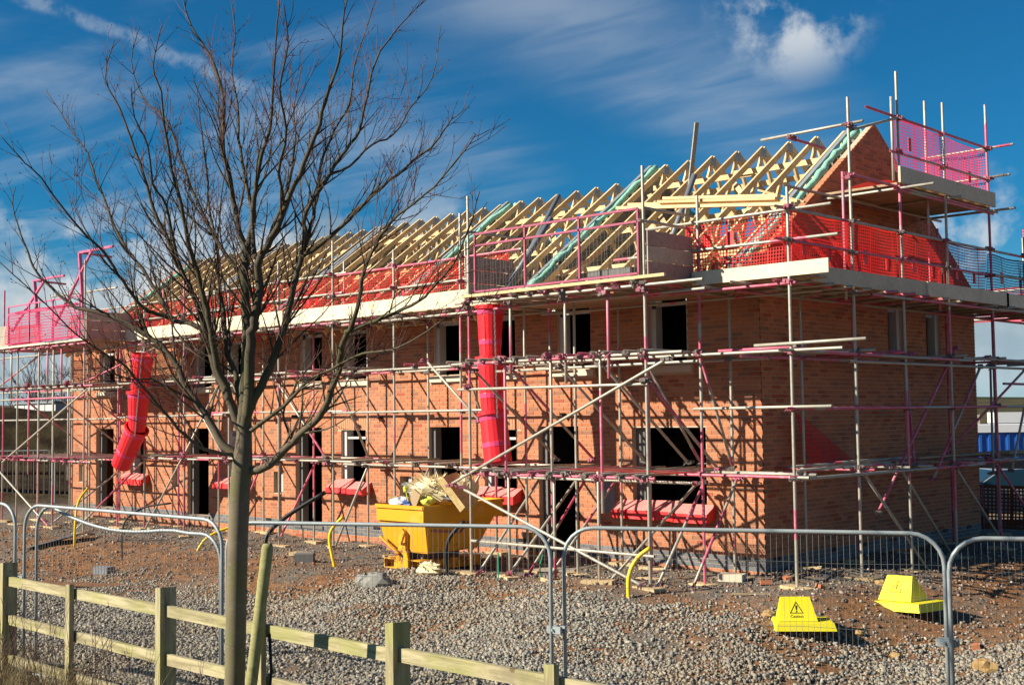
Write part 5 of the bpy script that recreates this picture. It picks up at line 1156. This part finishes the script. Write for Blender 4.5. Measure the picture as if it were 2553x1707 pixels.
# ================================================================== yellow caution covers
def text_mesh(name, txt, size, mt, M):
    cu = bpy.data.curves.new(name, 'FONT'); cu.body = txt; cu.size = size; cu.align_x = 'CENTER'; cu.extrude = .0006
    to = bpy.data.objects.new(name, cu); me = bpy.data.meshes.new_from_object(to); bpy.data.objects.remove(to); me.transform(M); me.materials.clear(); me.materials.append(mt); return me
def caution(label, x, y, yaw, worn, tilt=0., sc=1.):
    z = gz(x, y) + .02; t = thing('caution_cover', label, 'cover', (x, y, z), 'yellow plastic covers over holes in the ground')
    M = Matrix.Translation((x, y, z)) @ Matrix.Rotation(yaw, 4, 'Z') @ Matrix.Rotation(tilt, 4, 'Y') @ Matrix.Scale(sc, 4)
    m = MB(); m.M = M; a, b, h = .36, .27, .10
    m.add([(-a, -b, h), (a, -b, h), (a, b, h), (-a, b, h), (-a - .03, -b - .03, 0), (a + .03, -b - .03, 0), (a + .03, b + .03, 0), (-a - .03, b + .03, 0)], [(0, 1, 2, 3), (4, 5, 1, 0), (5, 6, 2, 1), (6, 7, 3, 2), (7, 4, 0, 3)])
    m.add([(-a, -b, h), (a, -b, h), (a, b, h), (-a, b, h), (-a + .03, -b + .03, h + .004), (a - .03, -b + .03, h + .004), (a - .03, b - .03, h + .004), (-a + .03, b - .03, h + .004)], [(0, 1, 5, 4), (1, 2, 6, 5), (2, 3, 7, 6), (3, 0, 4, 7)])
    m.build('cover_base', M_YELLOW, t)
    x0, x1, y0, y1, H = -.33, .17, -.17, .17, .40
    m = MB(); m.M = M; q = .045
    m.add([(x0, y0, h + .006), (x1, y0, h + .006), (x1, y1, h + .006), (x0, y1, h + .006), (x0 + q, -.016, H), (x1 - q - .03, -.016, H), (x1 - q - .03, .016, H), (x0 + q, .016, H)], [(0, 1, 5, 4), (1, 2, 6, 5), (2, 3, 7, 6), (3, 0, 4, 7), (4, 5, 6, 7)])
    m.build('hood', M_YELLOW, t)
    # print on the sloping front: warning triangle, exclamation mark and the word below it
    n = Vector((0, -(H - h), (-.016 - y0))).normalized(); u = Vector((1, 0, 0)); v = Vector((0, -.016 - y0, H - h)).normalized()
    o = Vector(((x0 + x1) / 2 - .012, (y0 - .016) / 2, (h + H) / 2)) - Vector((0, (H - h), -(.154))).normalized() * -.0
    F = M @ Matrix(((u.x, v.x, n.x, o.x + n.x * .004), (u.y, v.y, n.y, o.y + n.y * .004), (u.z, v.z, n.z, o.z + n.z * .004), (0, 0, 0, 1)))
    mk = M_PRINT if not worn else M_PRINTF
    def ring(P, w):
        c = Vector((sum(p[0] for p in P) / len(P), sum(p[1] for p in P) / len(P), 0)); inner = [c + (Vector((*p, 0)) - c) * (1 - w) for p in P]; m = MB(); m.M = F; n_ = len(P)
        m.add([(*p, 0) for p in P] + [tuple(q) for q in inner], [(i, (i + 1) % n_, n_ + (i + 1) % n_, n_ + i) for i in range(n_)]); return m
    ring([(-.088, -.055), (.088, -.055), (0, .108)], .17).build('warning_triangle', mk, t)
    m = MB(); m.M = F; m.add([(-.008, -.01, 0), (.008, -.01, 0), (.014, .052, 0), (-.014, .052, 0)], [(0, 1, 2, 3)]); m.add([(.011 * math.cos(k * .785), -.030 + .011 * math.sin(k * .785), 0) for k in range(8)], [tuple(range(8))]); m.build('exclamation_mark', mk, t)
    if not worn:
        me = text_mesh('lettering', 'Caution', .052, mk, F @ Matrix.Translation((0, -.112, 0))); lo = bpy.data.objects.new('lettering', me); COL.objects.link(lo); lo.parent = t; me.transform(Matrix.Translation(Vector((-x, -y, -z)))); WL[lo.name] = (x, y, z)
M_PRINTF = plain((.20, .17, .02), .6, 40, .7, .1, 'worn_black_print')
caution('upright yellow caution cover with a clear warning triangle, nearer the fence', 2.56, -3.12, rad(40), False)
caution('yellow cover with a worn faded triangle nearer the right end of the scaffold', 2.98, -.98, rad(-12), True, rad(-3), 1.15)

# ================================================================== small things on the ground
def pipe(label, pts, r, mt, name='gas_pipe', cat='pipe', group=None):
    m = MB(); m.path(smoothpts(pts, 4), r, 8); return loose(name, label, cat, m, mt, group, True)
gg = lambda x, y, h=0: (x, y, gz(x, y) + h)
GP = 'yellow gas pipes standing out of the ground'
pipe('upright yellow pipe by the metal sheet at the far left', [gg(-15.8, -4.1, -.05), (-15.85, -4.05, .1), (-16.0, -3.9, .55), (-16.35, -3.5, .82)], .028, M_PIPEY, group=GP)
pipe('yellow pipe curving right behind the left mesh panel', [gg(-12.1, -3.2, -.05), (-11.95, -3.0, -.1), (-11.6, -2.5, .12), (-10.9, -1.9, .18)], .028, M_PIPEY, group=GP)
pipe('bowed yellow pipe left of the skip', [gg(-7.55, -3.0, -.05), (-7.72, -3.0, .05), (-7.7, -2.95, .3), (-7.5, -2.85, .52)], .030, M_PIPEY, group=GP)
pipe('yellow pipe bent down along the plinth left of the skip', [(-8.75, -.35, .28), (-8.55, -.4, .1), (-8.4, -.42, gz(-8.4, -.4) - .03)], .03, M_PIPEY, group=GP)
pipe('yellow pipe in front of the pink pole under the big window', [gg(-.30, -3.2, -.05), (-.33, -3.15, .0), (-.25, -3.05, .26), (-.08, -2.95, .42)], .032, M_PIPEY, group=GP)
pipe('yellow pipe against the plinth right of the skip', [(-4.95, -.25, gz(-4.95, -.3) - .02), (-4.95, -.28, .0), (-5.05, -.2, .3)], .028, M_PIPEY, group=GP)
pipe('black duct hanging over in front of the pale brick, right of the tree', [gg(-8.9, -3.6, -.05), (-9.0, -3.55, .1), (-8.8, -3.2, .5), (-8.25, -2.7, .95)], .042, M_BLACK, 'cable_duct', group='black ducts out of the ground')
pipe('black duct arching against the dark end of the skip', [gg(-4.25, -3.15, -.05), (-4.3, -3.15, .05), (-4.25, -3.1, .35), (-4.05, -2.95, .62)], .033, M_BLACK, 'cable_duct', group='black ducts out of the ground')
pipe('thin black rod standing by the left mesh panel', [gg(-13.4, -4.2, -.05), (-13.45, -4.15, .15), (-13.2, -3.9, .5), (-12.6, -3.5, .62)], .02, M_BLACK, 'cable_duct', group='black ducts out of the ground')
def rblock(label, x, y, sx, sy, sz, yaw, mt, name, cat, tilt=0., group=None, lift=0.):
    m = MB(); m.M = Matrix.Translation((x, y, gz(x, y) + lift)) @ Matrix.Rotation(yaw, 4, 'Z') @ Matrix.Rotation(tilt, 4, 'X'); m.box((-sx / 2, -sy / 2, 0), (sx / 2, sy / 2, sz)); return loose(name, label, cat, m, mt, group)
rblock('grey concrete block half buried left of the skip', -8.3, -3.15, .36, .2, .2, .7, M_BLOCK, 'concrete_block', 'block', .1, lift=-.03)
rblock('sawn timber offcut lying above the concrete block', -9.2, -2.6, .42, .2, .07, .4, M_OFFCUT, 'timber_offcut', 'timber offcut')
rblock('orange brick lying alone near the brick corner', .62, -.35, .22, .105, .068, -.7, M_BRICK, 'loose_brick', 'brick', .2)
rblock('white washed block beside the corner pole foot', -.15, -.75, .4, .25, .12, .3, M_SILL, 'concrete_block', 'block')
rblock('thin pale lath lying left of the upright caution cover', 1.35, -2.2, .85, .05, .02, .62, M_OFFCUT, 'lath', 'lath')
rblock('flat grey board end under the near loading bay', -3.6, -1.2, .8, .3, .04, .5, M_GREYBOARD, 'board_offcut', 'timber offcut', group=None)
rblock('pale plank scrap by the plinth under the loading bay', -4.3, -.8, .9, .16, .03, .2, M_OFFCUT, 'board_offcut', 'timber offcut')
rblock('white paper sheet under the right hand yellow cover', 2.62, -.62, .5, .2, .012, .5, M_LINING, 'paper_sheet', 'paper')
for i, (lab, x, y, r_) in enumerate((('biggest ochre rock near the right fence post', 4.75, -2.6, .12), ('ochre lump at the left of the upright caution cover', 2.0, -3.05, .08), ('ochre clod right of the upright caution cover', 3.05, -2.55, .06), ('ochre clod farther right along the gravel edge', 3.6, -2.6, .06), ('ochre clod left of the worn yellow cover', 1.95, .15, .07), ('grey boulder half sunk in the gravel in front of the skip', -4.9, -4.15, .22), ('grey boulder beside the sunk one in front of the skip', -5.3, -4.1, .17))):
    m = MB(); m.lump((x, y, gz(x, y) + r_ * .35), r_ * 1.4, r_, r_ * .75, i + 40, 9, 6, .22); loose('rock', lab, 'rock', m, M_ROCKO if i < 5 else M_ROCKG)
for i, (lab, x, y) in enumerate((('brick bat in the bottom right corner of the gravel', 7.05, -7.9), ('brick bat at the lower left of the right fence panels', 4.9, -9.0), ('red brick bat beside the worn yellow cover', 1.7, -1.2), ('red brick bat in the grit by the corner pole', .9, -1.4), ('red brick bat on the brown soil at the right', 4.3, -1.8))):
    rblock(lab, x, y, .17, .1, .065, i * 1.3, M_BRICK, 'loose_brick', 'brick', .25, 'broken bricks on the ground')
def f_sheet(t, p, b): return t.mix(t.noise(p, 5, 4), (.42, .44, .46), (.62, .64, .66))
M_METAL = mat('bright_sheet_metal', f_sheet, .28, .5, .8)
m = MB(); m.M = Matrix.Translation((-16.9, -3.9, gz(-16.9, -3.9) + .08)) @ Matrix.Rotation(rad(35), 4, 'Z') @ Matrix.Rotation(rad(-14), 4, 'Y')
pts = [(.78 * math.copysign(abs(math.cos(a)) ** .5, math.cos(a)), .48 * math.copysign(abs(math.sin(a)) ** .5, math.sin(a)), 0) for a in [2 * math.pi * k / 28 for k in range(28)]]
m.prism(pts, (0, 0, .03)); loose('metal_sheet', 'bright rounded metal sheet lying on the soil at the left', 'metal sheet', m, M_METAL)
for i, lab in enumerate(('topmost of the long brown boards lying at the left', 'front one of the long brown boards lying at the left', 'rear one of the long brown boards lying at the left')):
    m = MB(); y = -6.9 + .24 * (i - 1) + (0 if i else .05); zb = gz(-12.5, -6.5) + (.11 if i == 0 else .02); m.beam((-14.6 + i * .3, y - .55 - (.0), zb), (-10.6 + i * .2, y + 1.6, zb - .02), .22, .045); loose('long_board', lab, 'board', m, M_BROWNB, 'long boards on the soil')
rblock('small grey box on the soil behind the long boards', -12.3, -5.2, .35, .25, .14, .4, M_FELT, 'box', 'box')
pipe('green cable end in the gravel under the loading bay', [gg(-3.0, -2.2, -.02), (-3.1, -2.1, -.15), (-3.2, -1.9, .05)], .012, M_GREENC, 'cable', 'cable', 'green cables'); pipe('green cable end right of the pink pole foot', [gg(-3.3, -2.9, -.02), (-3.45, -2.75, -.1), (-3.6, -2.6, .08)], .012, M_GREENC, 'cable', 'cable', 'green cables')

# ================================================================== things left up on the scaffold and roof
def lie(label, p, q, w, h, mt=None, name='timber_plank', group='planks stacked on the guard rails'): m = MB(); m.beam(p, q, w, h); return loose(name, label, 'plank', m, mt or M_TRUSS, group)
lie('lowest long plank of the stack on the scaffold rail', (-1.86, -1.38, 5.87), (1.58, -1.38, 5.50), .10, .05)
lie('second long plank of the stack on the scaffold rail', (-1.70, -1.26, 5.92), (1.55, -1.26, 5.55), .10, .05)
lie('thin plank sticking out left of the stack on the rail', (-2.05, -1.14, 5.93), (1.3, -1.16, 5.59), .06, .03)
lie('upper plank in the stack with its end set back right', (-1.02, -1.34, 5.87), (1.22, -1.34, 5.63), .10, .045)
lie('topmost plank of the stack, paler and short', (-.98, -1.24, 5.935), (1.2, -1.24, 5.69), .10, .045)
lie('broken short plank slipped to the right of the stack', (.75, -1.1, 5.85), (1.5, -1.0, 5.58), .07, .03)
tag_p = MB().beam((-2.1, .9, 5.95), (-1.62, .62, 7.62), .075, .04); loose('tall_plank', 'tall pale plank leaning upright through the near roof trusses', 'plank', tag_p, M_PALEPLANK)
for lab, p, q in (('dark grey soil pipe leaning behind the loading bay gate', (-5.0, -1.0, 4.5), (-5.6, 1.3, 6.9)), ('grey soil pipe leaning lower left behind the loading bay gate', (-3.75, -2.2, 4.55), (-3.45, -1.3, 5.9)), ('grey pipe slanting behind the tall pale plank', (-2.05, .0, 4.9), (-1.75, .7, 6.7))):
    m = MB(); m.path([p, q], .052, 12); loose('soil_pipe', lab, 'pipe', m, M_PIPE, 'grey pipes leaning on the roof', True)
for lab, x in (('left one of two grey blocks on the loading bay boards', -1.72), ('right one of two grey blocks on the loading bay boards', -1.27)):
    m = MB(); m.box((x, -2.35, 4.489), (x + .43, -2.15, 4.71)); loose('concrete_block', lab, 'block', m, M_BLOCK, 'blocks on the loading bay')
m = MB(); m.beam((-3.3, -1.7, 4.62), (-2.5, -.9, 5.3), .08, .05); loose('timber_plank', 'orange brown batten leaning inside the loading bay', 'plank', m, M_BROWNB)

# ================================================================== dry grass and stems in front
def blades():
    m = MB(); r = random.Random(5)
    for i in range(5200):
        x = r.uniform(-2.3, 2.2) if i < 4300 else r.uniform(2.0, 4.6); y = r.uniform(-13.1, -11.85); 
        if x > .8 and r.random() < .5 and i < 4300: continue
        g = gz(x, y); L = r.uniform(.22, .68) * (1.25 if r.random() < .15 else 1); a = r.uniform(0, 6.28); le = r.uniform(.1, .75); d = Vector((math.cos(a), math.sin(a), 0)); p = Vector((x, y, g)); s = d.cross(Vector((0, 0, 1))) * r.uniform(.0016, .0034)
        prev = p
        for k in range(1, 4):
            t = k / 3; q = p + d * L * le * t * t + Vector((0, 0, L * (t - .45 * le * t * t))); w0 = 1 - (k - 1) / 3.3; w1 = 1 - k / 3.3
            m.quad(prev - s * w0, prev + s * w0, q + s * w1, q - s * w1, r.random()); prev = q
    return m
def f_straw(t, p, b): return t.ramp(attr(t), [(0, (.17, .12, .055)), (.4, (.27, .20, .10)), (.75, (.36, .28, .15)), (.92, (.13, .15, .04)), (1, (.20, .10, .06))])
tag(blades().build('dry_grass', mat('straw', f_straw, .85, .15), kind='stuff'), 'tangled dry straw coloured grass at the foot of the wooden fence', 'grass')
m = MB(); r = random.Random(8)
for i in range(130):
    x = r.choice([r.uniform(-2.2, 1.6), r.uniform(-2.2, 1.2), r.uniform(2.6, 6.5)]); y = r.uniform(-12.6, -11.9); g = gz(x, y); L = r.uniform(.5, 1.25); p = Vector((x, y, g)); d = Vector((r.uniform(-.45, .55), r.uniform(-.3, .3), 1)).normalized(); pts = [p]
    for k in range(7): d = (d + Vector((r.uniform(-.12, .14), r.uniform(-.12, .12), -.03 * k * r.random()))).normalized(); pts.append(pts[-1] + d * L / 7)
    m.path(pts, [.0042 - .00035 * k for k in range(8)], 4)
    for k in (3, 4, 5, 6):
        if r.random() < .7: e = pts[k]; m.path([e, e + Vector((r.uniform(-.1, .1), r.uniform(-.1, .1), r.uniform(.04, .16)))], [.002, .0012], 3)
tag(m.build('dead_stems', M_TWIG, kind='stuff'), 'thin dead weed stems leaning across the wooden fence', 'weeds')

# ================================================================== far left: board fence, cabin, trees
BF = thing('board_fence', 'dark upright board fence on the far left behind the scaffold', 'fence', (-33, -1, .25))
for k in range(64):
    f = k / 63; x = -37.5 + 8.2 * f; y = -3.2 + 8.4 * f; g = gz(x, y); MB().box((x - .06, y - .012, g), (x + .055, y + .012, g + 1.48 + ro.uniform(-.03, .05))).build('board', M_FENCEDARK, BF)
for f in (.02, .98): pass
m = MB(); m.beam((-37.5, -3.16, gz(-37, -3) + .35), (-29.3, 5.24, gz(-29, 5) + .9), .05, .09); m.build('fence_rail', M_FENCEDARK, BF)
fence_panel_l = thing('mesh_fence_panel', 'small far mesh fence panel in front of the dark board fence', 'fence panel', (-30, -1, .1))
g = gz(-29.5, .5); pts, P, L = rail_path((-30.6, -.8), (-28.9, 1.7), (g + 1.75, g + 1.75), (g, g)); MB().path(pts, .025, 6).build('frame', M_GALV, fence_panel_l); m = MB()
for i in range(1, 16): m.path([P(L * i / 16, g + .1), P(L * i / 16, g + 1.74)], .004, 3)
m.build('mesh_wire', M_WIRE, fence_panel_l, kind='stuff')
CB = thing('site_cabin', 'white cabin showing behind the far left scaffold poles', 'cabin', (-47, 9.6, 1.2))
g = 1.3; MB().box((-49.4, 9.4, g), (-45.0, 12.2, g + 2.0)).build('cabin_wall', M_LINING, CB); MB().box((-49.5, 9.3, g + 2.003), (-44.9, 12.3, g + 2.1)).build('cabin_roof', M_FELT, CB)
for x in (-48.3, -47.2, -46.1): MB().box((x - .02, 9.38, g + .05), (x + .02, 9.398, g + 1.95)).build('panel_joint', M_FELT, CB)
def far_tree(x, y, h, label, seed, group='bare trees beyond the earth bank'):
    g = gz(x, y); r = random.Random(seed); t = thing('bare_tree', label, 'tree', (x, y, g), group); m = MB(); m.path([(x, y, g - .2), (x + .1, y, g + h * .3), (x, y + .1, g + h * .5)], [h * .022, h * .016, h * .010], 6); m.build('trunk', M_TWIG, t); b = MB()
    def br(p, d, L, rr, dep):
        pts = [p]; 
        for k in range(4): d = (d + Vector((r.uniform(-.2, .2), r.uniform(-.2, .2), r.uniform(-.02, .16)))).normalized(); pts.append(pts[-1] + d * L / 4)
        b.path(pts, [rr * (1 - .17 * k) for k in range(5)], 3)
        if dep:
            for k in range(4): s = Vector((r.uniform(-1, 1), r.uniform(-1, 1), r.uniform(-.1, 1))); br(pts[r.randint(1, 4)], (d + s * .9).normalized(), L * r.uniform(.45, .75), rr * .55, dep - 1)
    for k in range(8): a = r.uniform(0, 6.28); br(Vector((x, y, g + h * r.uniform(.18, .48))), Vector((math.cos(a), math.sin(a), r.uniform(.6, 1.6))).normalized(), h * r.uniform(.28, .42), h * .008, 3)
    b.build('branch', M_TWIG, t, kind='stuff')
for x, y, h, lab, sd in ((-52, 12, 6.2, 'bare twiggy tree rising over the earth bank beside the house end', 3), (-60, 8, 5.5, 'bare tree on the skyline at the left edge', 5), (-58, 14, 5.2, 'low bare tree between the two taller far ones', 8), (-50, 4, 3.6, 'bushy bare thicket low on the earth bank', 12)): far_tree(x, y, h, lab, sd)
# ================================================================== far right: cabins, stacks, car, barrier
def f_bluecab(t, p, b): return t.mix(t.noise(p, 2, 4), (.012, .085, .36), (.03, .15, .48))
M_BLUE = mat('blue_cabin_paint', f_bluecab, .45, .4); M_WHITE = plain((.74, .74, .72), .06, 3, .5, .4, 'white_panel')
def cabin(x, y, yaw, L, H, label):
    g = gz(x, y); t = thing('site_cabin', label, 'cabin', (x, y, g), 'blue site cabins'); M = Matrix.Translation((x, y, g)) @ Matrix.Rotation(yaw, 4, 'Z')
    m = MB(); m.M = M; m.box((0, 0, .15), (L, 2.4, H - .25)); m.build('cabin_wall', M_BLUE, t)
    for k in range(int(L / .3)): m = MB(); m.M = M; m.box((.06 + k * .3, -.045, .2), (.14 + k * .3, -.002, H - .3)); m.build('rib', M_BLUE, t)
    m = MB(); m.M = M; m.box((-.05, -.08, H - .247), (L + .05, 2.45, H)); m.build('roof_fascia', M_WHITE, t)
cabin(-7.6, 20.6, rad(44), 7.5, 2.62, 'blue ribbed site cabin with a white roof edge beyond the gable')
for i, (x, y, z, w, h, mt, lab) in enumerate(((-13.5, 37, 0, 1.5, 2.9, M_SILL, 'pale block stack left beyond the blue cabin'), (-11.7, 38.4, 0, 1.6, 3.05, M_WHITE, 'white wrapped stack tallest beyond the blue cabin'), (-9.8, 40, 0, 1.8, 2.8, M_SILL, 'pale block stack right beyond the blue cabin'))):
    t = thing('block_stack', lab, 'stack', (x, y, gz(x, y)), 'stacks beyond the blue cabin'); g = gz(x, y); M = Matrix.Translation((x, y, g)) @ Matrix.Rotation(rad(44), 4, 'Z')
    n = 6
    for k in range(n): m = MB(); m.M = M; m.box((-w / 2 - .02 * (k % 2), -.6, k * h / n), (w / 2, .6, (k + 1) * h / n - .03)); m.build('block_layer', mt, t)
CARG = gz(-2.6, 16.2); CAR = thing('parked_car', 'silver car parked in shade beyond the gable scaffold', 'car', (-2.6, 16.2, CARG))
CM = Matrix.Translation((-2.6, 16.2, CARG)) @ Matrix.Rotation(rad(44), 4, 'Z')
prof = [(-2.1, .35), (-2.12, .75), (-1.95, .95), (-1.25, 1.02), (-.55, 1.46), (.75, 1.50), (1.55, 1.08), (2.05, .98), (2.12, .6), (2.1, .35)]
m = MB(); m.M = CM; n = len(prof)
secs = [(-.86, 1), (-.80, 1), (.80, 1), (.86, 1)]
vs = []
for y, s in ((-.80, .97), (-.86, 1.), (.86, 1.), (.80, .97)):
    for X, Z in prof: vs.append((X * s, y * (1 if Z < 1.1 else .86), Z))
fs = [tuple(range(n)), tuple(range(4 * n - 1, 3 * n - 1, -1))]
for i in range(3):
    for k in range(n): k2 = (k + 1) % n; fs.append((i * n + k, (i + 1) * n + k, (i + 1) * n + k2, i * n + k2))
m.add(vs, fs); m.build('car_body', plain((.42, .44, .45), .05, 3, .3, .5, 'silver_paint', .5), CAR)
M_GLASS = plain((.012, .03, .04), .1, 2, .08, .6, 'dark_car_glass')
m = MB(); m.M = CM; m.add([(-1.22, -.84, 1.05), (1.45, -.84, 1.05), (.72, -.755, 1.44), (-.52, -.755, 1.42)], [(0, 1, 2, 3)]); m.build('side_window', M_GLASS, CAR)
m = MB(); m.M = CM; m.add([(-1.28, -.74, 1.03), (-1.28, .74, 1.03), (-.60, .66, 1.44), (-.60, -.66, 1.44)], [(0, 1, 2, 3)]); m.build('windscreen', M_GLASS, CAR)
for X in (-1.35, 1.35):
    for y in (-.84, .84): m = MB(); m.M = CM; m.lathe([(-.1, .0), (-.1, .33), (.1, .33), (.1, .0)], (X, y, .33), (0, 1, 0), 16); wv = m.build('wheel', M_BLACK, CAR); m = MB(); m.M = CM; m.lathe([(-.105, .0), (-.105, .2), (.105, .2), (.105, 0)], (X, y, .33), (0, 1, 0), 12); m.build('rim', M_GALV, wv)
BR = thing('plastic_barrier_fence', 'dark orange plastic mesh barrier in shade in front of the silver car', 'barrier', (-1, 12.5, gz(-1, 12.5)))
for i in range(6): x = -3.2 + i * 1.5; y = 11.2 + i * 1.1; g = gz(x, y); MB().path([(x, y, g - .1), (x, y, g + 1.15)], .02, 6).build('barrier_post', M_COUP, BR)
fbz = lambda u, v, d: (-3.2 + u * .806 - d * .6, 11.2 + u * .591 + d * .8, gz(-3.2 + u * .806, 11.2 + u * .591) + .05 + v); net(BR, fbz, 9.0, 1.0, pitch=.09, strip=.04, wob=.06, mt=plain((.20, .045, .012), .2, 4, .7, .2, 'orange_barrier'))
